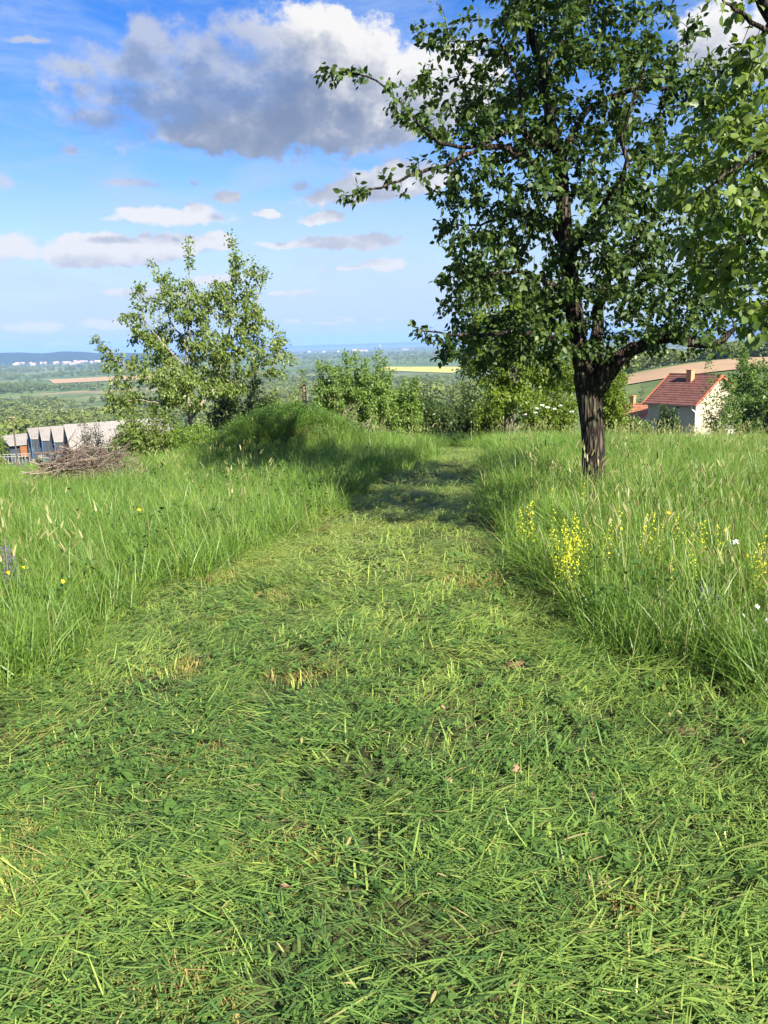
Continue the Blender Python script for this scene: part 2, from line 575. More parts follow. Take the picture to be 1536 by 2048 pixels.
def build_ground():
    rr = np.concatenate([np.concatenate([np.linspace(0.0, 8, 161)[1:], np.linspace(8.1, 30, 180)]), np.geomspace(30.4, 22000, 190)])
    aa = np.concatenate([np.linspace(-45, 45, 541), np.linspace(45, 315, 91)[1:-1]])
    A, R_ = np.meshgrid(np.radians(aa), rr)
    X, Y = R_ * np.sin(A), R_ * np.cos(A)
    Z = H(X, Y)
    V = np.stack([X, Y, Z], -1).reshape(-1, 3)
    V = np.vstack([V, [[0, 0, H1(0, 0)]]])
    nr, na = len(rr), len(aa)
    i = np.arange(nr - 1)[:, None]
    j = np.arange(na)[None]
    j2 = (j + 1) % na
    F = np.stack([i * na + j, i * na + j2, (i + 1) * na + j2, (i + 1) * na + j], -1).reshape(-1, 4)[:, ::-1]
    c = len(V) - 1
    T = np.stack([np.full(na, c), np.arange(na), (np.arange(na) + 1) % na], -1)[:, ::-1]
    m, N = new_mat('ground_soil_and_turf')
    tcn = N.n('ShaderNodeTexCoord')
    P = tcn.outputs['Object']
    n1 = N.noise(P, 7.0, 6.0, 0.65)
    n2 = N.noise(P, 0.9, 4.0, 0.6)
    nf = N.noise(N.vmath('MULTIPLY', P, (1.0, 0.35, 1.0)), 160.0, 4.0, 0.7)
    near = N.ramp(N.math('MULTIPLY_ADD', N.math('SUBTRACT', nf, 0.5), 1.1, n1), [(0.3, (0.020, 0.020, 0.010)), (0.5, (0.040, 0.055, 0.017)), (0.75, (0.095, 0.110, 0.040))])
    near = N.mix(N.math('MULTIPLY', N.smooth(n2, 0.45, 0.7), 0.5), near, (0.085, 0.062, 0.030))
    Pf = N.vmath('MULTIPLY', P, (0.6, 1.0, 1.0))
    v = N.n('ShaderNodeTexVoronoi')
    N.put(v.inputs['Vector'], N.vmath('MULTIPLY_ADD', N.noise(Pf, 0.002, 3, 0.5, 0, 'Color'), (140, 140, 0), Pf))
    v.inputs['Scale'].default_value = 0.0034
    sx = N.n('ShaderNodeSeparateColor')
    N.put(sx.inputs[0], v.outputs['Color'])
    farc = N.ramp(sx.outputs[0], [(0.0, (0.09, 0.14, 0.035)), (0.3, (0.13, 0.18, 0.05)), (0.5, (0.17, 0.18, 0.08)), (0.7, (0.11, 0.16, 0.045)), (0.86, (0.24, 0.19, 0.11)), (1.0, (0.15, 0.21, 0.06))])
    farc = N.mix(N.smooth(N.noise(P, 0.012, 6, 0.7), 0.35, 0.7), farc, (0.05, 0.085, 0.025))
    d = N.vmath('LENGTH', P)
    out(N, pbsdf(N, N.mix(N.smooth(d, 40, 160), near, farc), 0.95, 0.1, bump(N, n1, 0.6, 0.02)))
    me = np_mesh('ground', V, [F, T], m, smooth=True)
    tag(link('ground', me), 'grassy hillside running down to the wide valley plain', None, None, 'structure')


build_ground()


def sheet(name, poly, mat, lift, label, n=44):
    """a field: quad patch given by four ground corners, following the terrain"""
    p = [np.array(q, float) for q in poly]
    u = np.linspace(0, 1, n)
    U, Vv = np.meshgrid(u, u)
    X = (1 - U) * (1 - Vv) * p[0][0] + U * (1 - Vv) * p[1][0] + U * Vv * p[2][0] + (1 - U) * Vv * p[3][0]
    Y = (1 - U) * (1 - Vv) * p[0][1] + U * (1 - Vv) * p[1][1] + U * Vv * p[2][1] + (1 - U) * Vv * p[3][1]
    Z = H(X, Y) + lift
    V = np.stack([X, Y, Z], -1).reshape(-1, 3)
    i = np.arange(n - 1)[:, None]
    j = np.arange(n - 1)[None]
    F = np.stack([i * n + j, i * n + j + 1, (i + 1) * n + j + 1, (i + 1) * n + j], -1).reshape(-1, 4)
    tag(link(name, np_mesh(name, V, [F], mat, smooth=True)), label, None, None, 'structure')


def polar(px, d):
    a, _ = azel(px, 700)
    return (d * math.sin(a), d * math.cos(a))


rape = flat_mat('rapeseed', (0.36, 0.35, 0.075), 0.9, 0.1, 0.02, 0.12)
tan_soil = flat_mat('ploughed_soil', (0.34, 0.225, 0.12), 0.95, 0.1, 0.03, 0.15)
pale_soil = flat_mat('dry_field', (0.30, 0.205, 0.125), 0.95, 0.1, 0.05, 0.12)
pasture = flat_mat('pasture', (0.16, 0.22, 0.06), 0.95, 0.1, 0.03, 0.2)
sheet('rapeseed_field', [polar(745, 1900), polar(905, 1600), polar(925, 1900), polar(775, 2120)], rape, 1.4, 'yellow rapeseed field')
sheet('ploughed_field', [polar(100, 1750), polar(300, 1800), polar(330, 2150), polar(90, 2050)], tan_soil, 1.4, 'orange brown ploughed field')
sheet('hillside_field', [(84, 282), (165, 262), (178, 304), (90, 309)], pale_soil, 0.5, 'tan bare field on the rising ground behind the house', 20)
sheet('pasture', [polar(-60, 640), polar(40, 640), polar(30, 720), polar(-60, 720)], pasture, 0.8, 'small pale pasture')


def hills(name, label, a0, a1, dist, top, seed, depth=1600):
    rg = np.random.default_rng(seed)
    n, k = 90, 14
    t = np.linspace(0, 1, n)
    ph = rg.uniform(0, 6.28, 5)
    env = np.minimum(1, np.minimum(t / 0.22, (1 - t) / 0.3)) ** 0.8
    prof = env * (0.80 + 0.10 * np.sin(t * 9 + ph[0]) + 0.06 * np.sin(t * 21 + ph[1]) + 0.03 * np.sin(t * 47 + ph[2]))
    V = []
    for q in range(k):
        s = q / (k - 1)
        d = dist + depth * s
        hh = math.sin(math.pi * s) ** 0.9
        for i in range(n):
            a, _ = azel(a0 + (a1 - a0) * t[i], 700)
            bumpy = 1 + 0.07 * math.sin(t[i] * 60 + q * 1.3) * hh
            V.append((d * math.sin(a), d * math.cos(a), -75 + (top + 75) * prof[i] * hh * bumpy))
    i = np.arange(k - 1)[:, None]
    j = np.arange(n - 1)[None]
    F = np.stack([i * n + j, i * n + j + 1, (i + 1) * n + j + 1, (i + 1) * n + j], -1).reshape(-1, 4)
    m, N = new_mat(name + '_forest')
    tcn = N.n('ShaderNodeTexCoord')
    c = N.ramp(N.noise(tcn.outputs['Object'], 0.01, 8, 0.7), [(0.3, (0.018, 0.035, 0.016)), (0.7, (0.04, 0.062, 0.026))])
    out(N, pbsdf(N, c, 0.95, 0.05, bump(N, N.noise(tcn.outputs['Object'], 0.03, 6, 0.7), 1.0, 15)))
    tag(link(name, np_mesh(name, V, [F], m, smooth=True)), label, None, None, 'structure')


hills('hills', 'long low wooded ridge across the valley', -700, 470, 5200, 26, 3)
hills('far_hills', 'faint blue ridge on the far horizon', 980, 1900, 9000, 120, 8, 2500)
hills('horizon_hills', 'very distant flat rise on the horizon', 380, 1250, 17000, 12, 21, 3000)

# ------------------------------------------------------------------ plants: leaves, wood, trees


def norm(v):
    return v / (np.linalg.norm(v, axis=-1, keepdims=True) + 1e-9)


LEAF_T = np.array([(0, 0, 0), (-0.30, 0.28, 0.05), (-0.27, 0.62, 0.06), (0, 1.0, -0.10), (0.27, 0.62, 0.06), (0.30, 0.28, 0.05), (0, 0.30, 0.0), (0, 0.66, -0.03)])
LEAF_Q = np.array([(1, 2, 7, 6), (6, 7, 4, 5)])
LEAF_TR = np.array([(0, 1, 6), (2, 3, 7), (0, 6, 5), (7, 3, 4)])
LEAF_S = np.array([(0, 0, 0), (-0.27, 0.45, 0.05), (0, 1.0, -0.08), (0.27, 0.45, 0.05)])
LEAF_SF = np.array([(0, 3, 2, 1)])


def leaf_batch(P, D, Nn, size, width=1.0, simple=False):
    D = norm(D)
    X = norm(np.cross(D, Nn))
    Z = np.cross(X, D)
    T = LEAF_S if simple else LEAF_T
    n, k = len(P), len(T)
    V = P[:, None] + size[:, None, None] * (T[None, :, 0:1] * width * X[:, None] + T[None, :, 1:2] * D[:, None] + T[None, :, 2:3] * Z[:, None])
    off = (np.arange(n) * k)[:, None, None]
    if simple:
        return V.reshape(-1, 3), [(LEAF_SF[None] + off).reshape(-1, 4)], k
    return V.reshape(-1, 3), [(LEAF_Q[None] + off).reshape(-1, 4), (LEAF_TR[None] + off).reshape(-1, 3)], k


def colonize(nodes, parents, att, step, infl, kill, iters, rg, droop=0.0):
    pos = [np.array(p, float) for p in nodes]
    par = list(parents)
    att = np.array(att)
    best = np.full(len(att), 1e9)
    idx = np.zeros(len(att), int)
    new0 = 0
    for _ in range(iters):
        cur = np.array(pos[new0:])
        if len(cur) == 0 or len(att) == 0:
            break
        for c0 in range(0, len(cur), 400):
            d = np.linalg.norm(att[:, None] - cur[None, c0:c0 + 400], axis=2)
            k = d.argmin(1)
            dm = d[np.arange(len(att)), k]
            u = dm < best
            best[u] = dm[u]
            idx[u] = k[u] + new0 + c0
        new0 = len(pos)
        keep = best > kill
        att, best, idx = att[keep], best[keep], idx[keep]
        act = best < infl
        if not act.any():
            break
        P = np.array(pos)
        dirs = norm(att[act] - P[idx[act]])
        acc = np.zeros((len(P), 3))
        np.add.at(acc, idx[act], dirs)
        grow = np.unique(idx[act])
        for g in grow:
            d = acc[g] + rg.normal(0, 0.25, 3)
            d[2] -= droop
            d /= np.linalg.norm(d) + 1e-9
            pos.append(P[g] + d * step)
            par.append(int(g))
    return np.array(pos), np.array(par)


def radii(par, tip, expo=2.4, seed_r=None):
    n = len(par)
    acc = np.zeros(n)
    r = np.zeros(n)
    nch = np.zeros(n, int)
    for i in range(n - 1, -1, -1):
        r[i] = tip if nch[i] == 0 else acc[i] ** (1 / expo)
        if seed_r is not None and i < len(seed_r):
            r[i] = max(seed_r[i], min(r[i], seed_r[i] * 1.25))
        if par[i] >= 0:
            acc[par[i]] += r[i] ** expo
            nch[par[i]] += 1
    return r


def wood(pos, par, r, k, mask, rough=0.0, rg=None):
    """tubes along the edges whose child node is in mask"""
    n = len(pos)
    d = np.zeros((n, 3))
    has = par >= 0
    d[has] = norm(pos[has] - pos[par[has]])
    d[~has] = (0, 0, 1)
    main = np.full(n, -1)
    for i in range(n):
        p = par[i]
        if p >= 0 and (main[p] < 0 or r[i] > r[main[p]]):
            main[p] = i
    dd = d.copy()
    hm = main >= 0
    dd[hm] = norm(d[hm] + d[main[hm]])
    E = np.array([i for i in range(n) if par[i] >= 0 and mask[i]])
    if len(E) == 0:
        return None

    def ring(c, dr, rr, key):
        ref = np.tile(np.array([0.36, 0.87, 0.33]), (len(c), 1))
        a = norm(np.cross(dr, ref))
        b = np.cross(dr, a)
        t = np.arange(k) * 2 * math.pi / k
        rad_ = rr[:, None] * np.ones(k)
        if rough:
            kk = key[:, None]
            rad_ = rad_ * (1 + rough * (np.sin(3 * t + kk * 0.35) * 0.5 + np.sin(7 * t - kk * 0.2 + 1) * 0.35 + 0.5 * np.sin(t * 2 + kk * 0.5)))
        return c[:, None] + rad_[..., None] * (a[:, None] * np.cos(t)[None, :, None] + b[:, None] * np.sin(t)[None, :, None])

    pp = par[E]
    ism = main[pp] == E
    d0 = np.where(ism[:, None], dd[pp], d[E])
    r0 = np.where(ism, r[pp], np.minimum(r[pp], r[E] * 1.25))
    R0 = ring(pos[pp], d0, r0, pp.astype(float))
    R1 = ring(pos[E], dd[E], r[E], E.astype(float))
    m = len(E)
    V = np.concatenate([R0, R1], 1).reshape(-1, 3)
    j = np.arange(k)
    q = np.stack([j, (j + 1) % k, k + (j + 1) % k, k + j], -1)
    Fq = (q[None] + (np.arange(m) * 2 * k)[:, None, None]).reshape(-1, 4)
    return V, [Fq]


def blob_points(rg, ells, n, gap=0):
    vol = np.array([e[1][0] * e[1][1] * e[1][2] * (e[2] if len(e) > 2 else 1) for e in ells])
    which = rg.choice(len(ells), n, p=vol / vol.sum())
    u = norm(rg.normal(0, 1, (n, 3))) * (rg.random((n, 1)) ** (1 / 2.4))
    C = np.array([e[0] for e in ells])[which]
    S = np.array([e[1] for e in ells])[which]
    P = C + u * S
    if gap:
        q = 2 * math.pi / gap
        f = np.sin(P @ np.array([0.9, 0.3, 0.5]) * q) + np.sin(P @ np.array([-0.4, 0.9, 0.6]) * q * 1.1 + 1) + np.sin(P @ np.array([0.3, -0.5, 1.0]) * q * 0.9 + 2)
        P = P[(f > -0.55) | (S.min(1) < 0.3)]
    return P


def refine(pts, step):
    pts = [np.array(p, float) for p in pts]
    o = [pts[0]]
    for a, b in zip(pts[:-1], pts[1:]):
        m = max(1, int(round(np.linalg.norm(b - a) / step)))
        for q in range(1, m + 1):
            o.append(a + (b - a) * q / m)
    return o


def bezier_pts(pts, n=6):
    """Catmull-Rom through the given points"""
    P = np.array(pts, float)
    P = np.vstack([2 * P[0] - P[1], P, 2 * P[-1] - P[-2]])
    o = []
    for i in range(1, len(P) - 2):
        for q in range(n):
            t = q / n
            a, b, c, d = P[i - 1], P[i], P[i + 1], P[i + 2]
            o.append(0.5 * (2 * b + (c - a) * t + (2 * a - 5 * b + 4 * c - d) * t * t + (3 * b - a - 3 * c + d) * t ** 3))
    o.append(P[-2])
    return o


def make_tree(name, label, cat, base, limbs, ells, n_att, step, leaf, wood_mat, leaf_mat, seed, tip=0.0025, group=None,
              n_leaf_parts=0, infl=None, kill=None, sides=5, thick_sides=14, thick=0.035, rough=0.0, droop=0.0, iters=70, leaf_r=None, gap=0):
    """limbs: list of (points, r_start, r_end, parent limb index or None).  leaf: dict(n, size, width, hang, simple)"""
    rg = np.random.default_rng(seed)
    root = empty(name, base, label, cat, group)
    pos, par, sr, lid = [], [], [], []
    for li, (pts, ra, rb, pl) in enumerate(limbs):
        pts = bezier_pts(pts, 4) if len(pts) > 2 else pts
        pts = refine(pts, step)
        m = len(pts)
        if pl is None:
            prev = -1
        else:
            ids = [i for i in range(len(pos)) if lid[i] == pl]
            prev = min(ids, key=lambda i: np.linalg.norm(pos[i] - pts[0]))
        for q, p in enumerate(pts):
            if q == 0 and prev >= 0:
                if np.linalg.norm(pos[prev] - p) < step * 0.6:
                    continue
            pos.append(np.array(p, float) + (rg.normal(0, step * 0.10, 3) if q > 1 and rb < 0.05 else 0))
            par.append(prev)
            prev = len(pos) - 1
            sr.append(ra + (rb - ra) * (q / max(1, m - 1)) ** 0.8)
            lid.append(li)
    nseed = len(pos)
    A = blob_points(rg, ells, n_att, gap)
    pos, par = colonize(pos, par, A, step, infl or step * 9, kill or step * 1.7, iters, rg, droop)
    lid = list(lid) + [0] * (len(pos) - nseed)
    for i in range(nseed, len(pos)):
        lid[i] = lid[par[i]]
    lid = np.array(lid)
    r = radii(par, tip, 2.35, sr)
    L0 = np.array(base, float)
    rp = pos - L0
    for li in range(len(limbs)):
        mk = lid == li
        VV, FF, nn = [], [], 0
        for k, mm in ((thick_sides, mk & (r >= thick)), (sides, mk & (r < thick))):
            w = wood(rp, par, r, k, mm, rough if k == thick_sides else 0.0)
            if w:
                VV.append(w[0])
                FF += [f + nn for f in w[1]]
                nn += len(w[0])
        if VV:
            link('trunk' if limbs[li][3] is None else 'limb', np_mesh('wood', np.vstack(VV), FF, wood_mat, smooth=True), root)
    # leaves on the thin wood
    lr = leaf_r or tip * 3.2
    cand = np.where((r < lr) & (np.arange(len(r)) >= (nseed if leaf.get('new', False) else 1)))[0]
    n = leaf['n']
    per = leaf.get('cluster', 5)
    pick = rg.choice(cand, max(1, n // per))
    pick = np.repeat(pick, per)
    n = len(pick)
    bd = norm(rp[pick] - rp[par[pick]])
    ctr = np.array([np.average([e[0] for e in ells], axis=0)]) - L0
    outw = norm(rp[pick] - ctr)
    D = bd * 0.5 + rg.normal(0, 0.75, (n, 3)) + outw * 0.25
    D[:, 2] -= leaf.get('hang', 0.5)
    D = norm(D)
    Nn = rg.normal(0, 0.6, (n, 3))
    Nn[:, 2] += 0.9
    sz = leaf['size'] * rg.uniform(0.6, 1.2, n)
    P = rp[pick] + rg.normal(0, leaf.get('jit', leaf['size'] * 0.45), (n, 3)) + D * (sz * 0.25)[:, None]
    cl = np.repeat(rg.random(n // per), per)
    var = np.clip(0.55 * cl + 0.45 * rg.random(n), 0, 1)
    simple = leaf.get('simple', False)
    order = np.argsort(np.linalg.norm(P + L0 - np.array([0, 0, EYE]), axis=1) - 1e-3 * sz)
    if n_leaf_parts:
        inframe = []
        Pw = P + L0 - np.array([0, 0, EYE])
        q = Pw @ CMN
        u = q[:, 0] / -q[:, 2] * F_PX + 768
        v = 1024 - q[:, 1] / -q[:, 2] * F_PX
        ok = (u > 0) & (u < 1536) & (v > 0) & (v < 2048)
        inframe = [i for i in order if ok[i]][:n_leaf_parts]
    else:
        inframe = []
    rest = np.setdiff1d(np.arange(n), inframe)
    V, Fc, k = leaf_batch(P[rest], D[rest], Nn[rest], sz[rest], leaf.get('width', 1.0), simple)
    tag(link('crown', np_mesh('crown', V, Fc, leaf_mat, np.repeat(var[rest], k)), root), kind='stuff')
    if len(inframe):
        T = LEAF_T * np.array([leaf.get('width', 1.0), 1, 1])
        lib = [np_mesh('leaf', T * np.array([w, 1, b]), [LEAF_Q, LEAF_TR], leaf_mat, np.full(8, vv)) for w, b, vv in ((1, 1, 0.3), (0.85, 2.2, 0.6), (1.1, -1.2, 0.85), (0.95, 0.4, 0.1))]
        for c, i in enumerate(inframe):
            o = link('leaf', lib[c % 4], root)
            d = D[i]
            x = np.cross(d, Nn[i])
            x /= np.linalg.norm(x) + 1e-9
            z = np.cross(x, d)
            mt = Matrix(((x[0], d[0], z[0]), (x[1], d[1], z[1]), (x[2], d[2], z[2]))).to_4x4()
            o.matrix_local = Matrix.Translation(P[i]) @ mt @ Matrix.Scale(float(sz[i]), 4)
    return root


def ell(cx, cy_, rx, ry, Y, rd, w=1.0):
    s = Y / F_PX
    return (at(cx, cy_, Y), (rx * s, rd, ry * s * 1.02), w)


def pl(pts, Y):
    """limb through photo pixels; third value = depth offset in metres"""
    return [at(p[0], p[1], Y + (p[2] if len(p) > 2 else 0)) for p in pts]


def on_ground(px, Y, sink=0.05):
    p = at(px, 900, Y)
    return np.array([p[0], Y, H1(p[0], Y) - sink])


# ---- the old pear tree beside the path
PY = 8.1
pb = on_ground(1190, PY)
limbs = [
    ([pb, *pl([(1187, 900), (1181, 820), (1170, 755), (1158, 690), (1145, 600), (1134, 500), (1127, 420), (1121, 320)], PY)], 0.138, 0.052, None),
    (pl([(1121, 320), (1100, 240), (1087, 150), (1062, 70, -0.1), (1046, 20, -0.1), (1030, -60, -0.2), (1060, -160, 0)], PY), 0.062, 0.018, 0),
    (pl([(1180, 790), (1215, 745, -0.1), (1245, 712, -0.2), (1290, 685, -0.3), (1345, 676, -0.5), (1420, 690, -0.6), (1470, 660, -0.6)], PY), 0.115, 0.025, 0),
    (pl([(1172, 760), (1192, 715, 0.2), (1196, 640, 0.4), (1215, 560, 0.6), (1280, 480, 0.8), (1310, 430, 0.9), (1335, 360, 1.0)], PY), 0.085, 0.022, 0),
    (pl([(1121, 320), (1145, 270, 0.2), (1180, 218, 0.3), (1260, 182, 0.3), (1345, 172, 0.3), (1395, 140, 0.3)], PY), 0.050, 0.014, 0),
    (pl([(1123, 335), (1105, 292, -0.2), (1062, 288, -0.4), (1046, 240, -0.5), (1042, 170, -0.5), (1000, 90, -0.5)], PY), 0.045, 0.012, 0),
    (pl([(1125, 400), (1085, 345, -0.3), (1045, 312, -0.5), (980, 292, -0.7), (910, 322, -0.8), (840, 345, -0.9), (760, 375, -1.0), (690, 392, -1.0)], PY), 0.045, 0.006, 0),
    (pl([(1046, 240, -0.5), (960, 290, -0.7), (880, 285, -0.7), (825, 235, -0.8), (790, 195, -0.8), (735, 155, -0.8), (650, 140, -0.8)], PY), 0.026, 0.005, 5),
    (pl([(1134, 500), (1080, 430, 0.3), (1020, 430, 0.6), (960, 450, 0.8), (890, 450, 0.9)], PY), 0.040, 0.008, 0),
    (pl([(1145, 600), (1090, 560, -0.3), (1020, 545, -0.5), (950, 560, -0.7)], PY), 0.040, 0.008, 0),
    (pl([(1162, 705), (1110, 680, -0.3), (1040, 665, -0.6), (960, 672, -0.8), (900, 668, -0.9), (835, 662, -1.0)], PY), 0.042, 0.006, 0),
    (pl([(1134, 520), (1200, 420, -0.5), (1250, 340, -0.8), (1245, 270, -0.9), (1270, 190, -1.0)], PY), 0.042, 0.012, 0),
    (pl([(1087, 150), (1130, 60, 0.3), (1180, -40, 0.5), (1230, -150, 0.5)], PY), 0.035, 0.012, 1),
]
ells = [ell(1120, 120, 190, 150, PY, 1.5), ell(1010, 330, 150, 110, PY, 1.3), ell(1130, 480, 220, 150, PY, 1.6), ell(960, 200, 110, 110, PY, 1.0),
        ell(1290, 220, 120, 170, PY, 1.2), ell(1030, 650, 150, 85, PY, 1.2), ell(1290, 560, 150, 140, PY, 1.4, 1.3), ell(1330, 640, 110, 60, PY - 0.2, 0.8, 1.2), ell(960, 520, 110, 110, PY, 1.1),
        ell(700, 142, 70, 26, PY - 0.8, 0.2, 2), ell(790, 190, 45, 40, PY - 0.8, 0.3, 2), ell(840, 240, 60, 45, PY - 0.8, 0.4, 1.5),
        ell(730, 385, 60, 26, PY - 1.0, 0.25, 2), ell(830, 345, 70, 40, PY - 0.9, 0.4, 1.5), ell(865, 660, 50, 28, PY - 1, 0.3, 1.5), ell(885, 75, 50, 65, PY - 0.4, 0.5, 1.3),
        ell(1410, 300, 90, 160, PY + 0.2, 0.9), ell(1400, 540, 90, 130, PY + 0.2, 0.9), ell(1370, 690, 110, 45, PY - 0.5, 0.7), ell(1130, -120, 230, 130, PY, 1.5), ell(1170, 690, 60, 50, PY - 0.5, 0.3), ell(950, 705, 75, 40, PY - 0.5, 0.5, 1.5), ell(1080, 700, 90, 45, PY - 0.3, 0.6, 1.3)]
make_tree('pear_tree', 'large old pear tree with dark rough trunk standing at the edge of the mown path', 'tree', pb, limbs, ells, 4600, 0.085,
          dict(n=34000, size=0.069, width=0.95, hang=0.75, cluster=6), M['pear_bark'], M['pear_leaf'], 5, tip=0.0026, n_leaf_parts=300,
          gap=1.0, infl=0.9, kill=0.14, thick_sides=20, rough=0.05, droop=0.15)

# ---- the tree overhanging from the right edge
NY = 5.0
nb = on_ground(1745, NY + 0.3)
limbs = [
    ([nb, *pl([(1750, 800, 0.3), (1740, 500, 0.2), (1690, 260, 0.1), (1600, 90), (1535, 5), (1500, -120)], NY)], 0.14, 0.05, None),
    (pl([(1600, 90), (1535, 62, -0.1), (1470, 20, -0.2), (1430, -10, -0.2)], NY), 0.022, 0.006, 0),
    (pl([(1555, 30), (1510, 75, 0.2), (1475, 110, 0.3), (1440, 150, 0.4), (1405, 200, 0.5)], NY), 0.016, 0.005, 0),
    (pl([(1700, 280, 0.1), (1600, 260, -0.2), (1520, 300, -0.4), (1450, 350, -0.5), (1390, 400, -0.4)], NY), 0.032, 0.006, 0),
    (pl([(1735, 450, 0.2), (1640, 400), (1560, 450, 0.1), (1480, 500, 0.2), (1410, 540, 0.3)], NY), 0.034, 0.006, 0),
    (pl([(1748, 620, 0.3), (1660, 560, 0.1), (1580, 590, -0.3), (1500, 620, -0.4)], NY), 0.030, 0.006, 0),
]
ells = [ell(1440, 330, 90, 100, NY, 0.6, 1.4), ell(1480, 480, 100, 110, NY, 0.7, 1.4), ell(1520, 600, 70, 75, NY - 0.1, 0.5), ell(1430, 220, 45, 50, NY + 0.3, 0.3),
        ell(1500, 200, 60, 70, NY, 0.4), ell(1590, 400, 90, 200, NY, 0.7, 0.6), ell(1490, 60, 60, 60, NY, 0.3, 0.6), ell(1400, 470, 40, 60, NY + 0.3, 0.3)]
make_tree('fruit_tree', 'bright leaved tree overhanging from outside at the right edge, its trunk out of view', 'tree', nb, limbs, ells, 1300, 0.07,
          dict(n=5000, size=0.062, width=1.1, hang=0.7, cluster=4), M['pear_bark'], M['near_leaf'], 8, tip=0.0022, n_leaf_parts=300,
          infl=0.8, kill=0.12, droop=0.12)

# ---- the young walnut on the left
WY = 20.0
wb = on_ground(385, WY)
wb2 = on_ground(440, WY + 0.4)
limbs = [
    ([wb, *pl([(376, 800), (374, 720), (376, 640), (378, 560), (377, 490)], WY)], 0.060, 0.005, None),
    (pl([(384, 835), (430, 770, 0.3), (450, 700, 0.4), (462, 640, 0.5), (465, 560, 0.5), (466, 490, 0.5)], WY), 0.055, 0.005, 0),
    (pl([(375, 740), (330, 690, -0.3), (290, 640, -0.5), (270, 590, -0.5)], WY), 0.03, 0.008, 0),
    (pl([(376, 690), (340, 640, 0.4), (320, 570, 0.6), (305, 530, 0.6)], WY), 0.028, 0.008, 0),
    (pl([(378, 780), (310, 760, -0.5), (250, 730, -0.7), (215, 700, -0.8), (190, 675, -0.8)], WY), 0.028, 0.006, 0),
    (pl([(452, 690, 0.4), (500, 640, 0.2), (520, 580, 0.1), (530, 545, 0)], WY), 0.03, 0.008, 1),
    (pl([(445, 710, 0.4), (510, 700, 0.6), (550, 690, 0.7), (585, 720, 0.7)], WY), 0.028, 0.006, 1),
    (pl([(430, 770, 0.3), (490, 755, -0.4), (540, 740, -0.6), (560, 700, -0.6)], WY), 0.028, 0.006, 1),
    (pl([(382, 820), (330, 810, -0.6), (270, 800, -0.8), (220, 820, -1.0)], WY), 0.024, 0.006, 0),
    (pl([(376, 640), (410, 600, -0.4), (425, 560, -0.5)], WY), 0.02, 0.006, 0),
]
ells = [ell(378, 505, 11, 34, WY, 0.16, 6), ell(466, 505, 14, 34, WY + 0.5, 0.2, 6), ell(490, 545, 28, 35, WY, 0.4, 1.2), ell(335, 560, 20, 25, WY + 0.5, 0.3, 1.3), ell(285, 575, 14, 25, WY - 0.5, 0.3, 1.3),
        ell(380, 610, 85, 50, WY, 1.1), ell(480, 620, 60, 55, WY, 0.9), ell(320, 680, 70, 55, WY, 1.0), ell(450, 700, 110, 50, WY, 1.2),
        ell(190, 672, 12, 14, WY - 0.8, 0.2, 3), ell(225, 715, 28, 22, WY - 0.7, 0.3, 1.5), ell(560, 700, 30, 45, WY, 0.4, 1.2), ell(540, 660, 20, 20, WY, 0.3, 1.3), ell(300, 770, 95, 55, WY - 0.5, 0.9, 1.5),
        ell(400, 775, 95, 45, WY - 0.3, 1.0, 1.5), ell(240, 800, 50, 40, WY - 0.8, 0.5), ell(260, 640, 18, 22, WY - 0.4, 0.3, 1.5)]
make_tree('walnut_tree', 'young open walnut tree with pale stems growing beside the overgrown mound', 'tree', wb, limbs, ells, 1900, 0.11,
          dict(n=18500, size=0.096, width=0.85, hang=0.85, cluster=6, jit=0.06), M['pale_bark'], M['walnut_leaf'], 15, tip=0.0035, n_leaf_parts=300,
          gap=1.3, infl=1.2, kill=0.17, thick=0.03)


def bush(name, label, px, py_top, py_bot, w_px, Y, mat, seed, n_leaves, size, stems=7, spikes=0, cat='shrub', wood_mat='grey_bark', group=None, n_att=420, width=0.95, simple=True, hang=0.3, dz=1.0, extra=None):
    rg = np.random.default_rng(seed)
    base = on_ground(px, Y)
    top = at(px, py_top, Y)[2]
    h = top - base[2]
    s = Y / F_PX
    w = w_px * s / 2
    limbs = []
    ells = [(base + np.array([0, 0, h * 0.48]), (w * 0.92, w * 0.8 * dz, h * 0.46), 1.0)]
    for _ in range(4):
        a = rg.uniform(0, 6.28)
        ells.append((base + np.array([math.cos(a) * w * 0.5, math.sin(a) * w * 0.5 * dz, h * rg.uniform(0.35, 0.72)]), (w * 0.5, w * 0.5, h * 0.27), 1.0))
    for q in range(stems):
        a = 2 * math.pi * q / stems + rg.uniform(-0.3, 0.3)
        d = np.array([math.cos(a) * w, math.sin(a) * w * dz, 0])
        p0 = base + d * 0.12
        limbs.append(([p0, base + d * 0.3 + np.array([0, 0, h * 0.3]), base + d * rg.uniform(0.35, 0.7) + np.array([0, 0, h * rg.uniform(0.5, 0.75)])], 0.02 + 0.006 * h, 0.006, None if q == 0 else 0))
    for q in range(spikes):
        x = rg.uniform(-0.85, 0.85)
        dd = np.array([x * w, rg.uniform(-0.5, 0.5) * w, 0])
        hh = h * rg.uniform(0.92, 1.16)
        limbs.append(([base + dd * 0.4 + np.array([0, 0, h * 0.3]), base + dd * 0.8 + np.array([0, 0, h * 0.7]), base + dd + np.array([0, 0, hh])], 0.009, 0.004, 0))
        ells.append((base + dd + np.array([0, 0, hh - h * 0.1]), (0.06, 0.06, h * 0.13), 6.0))
    if extra:
        ells += extra
    return make_tree(name, label, cat, base, limbs, ells, n_att, max(0.10, h * 0.055), dict(n=int(n_leaves * 2.4), size=size * 1.15, width=width, hang=hang, cluster=4, simple=simple, jit=size * 0.8),
                     M[wood_mat], mat, seed, tip=0.004, group=group, infl=h * 0.55, kill=h * 0.085, thick=0.05, iters=40, leaf_r=0.03)


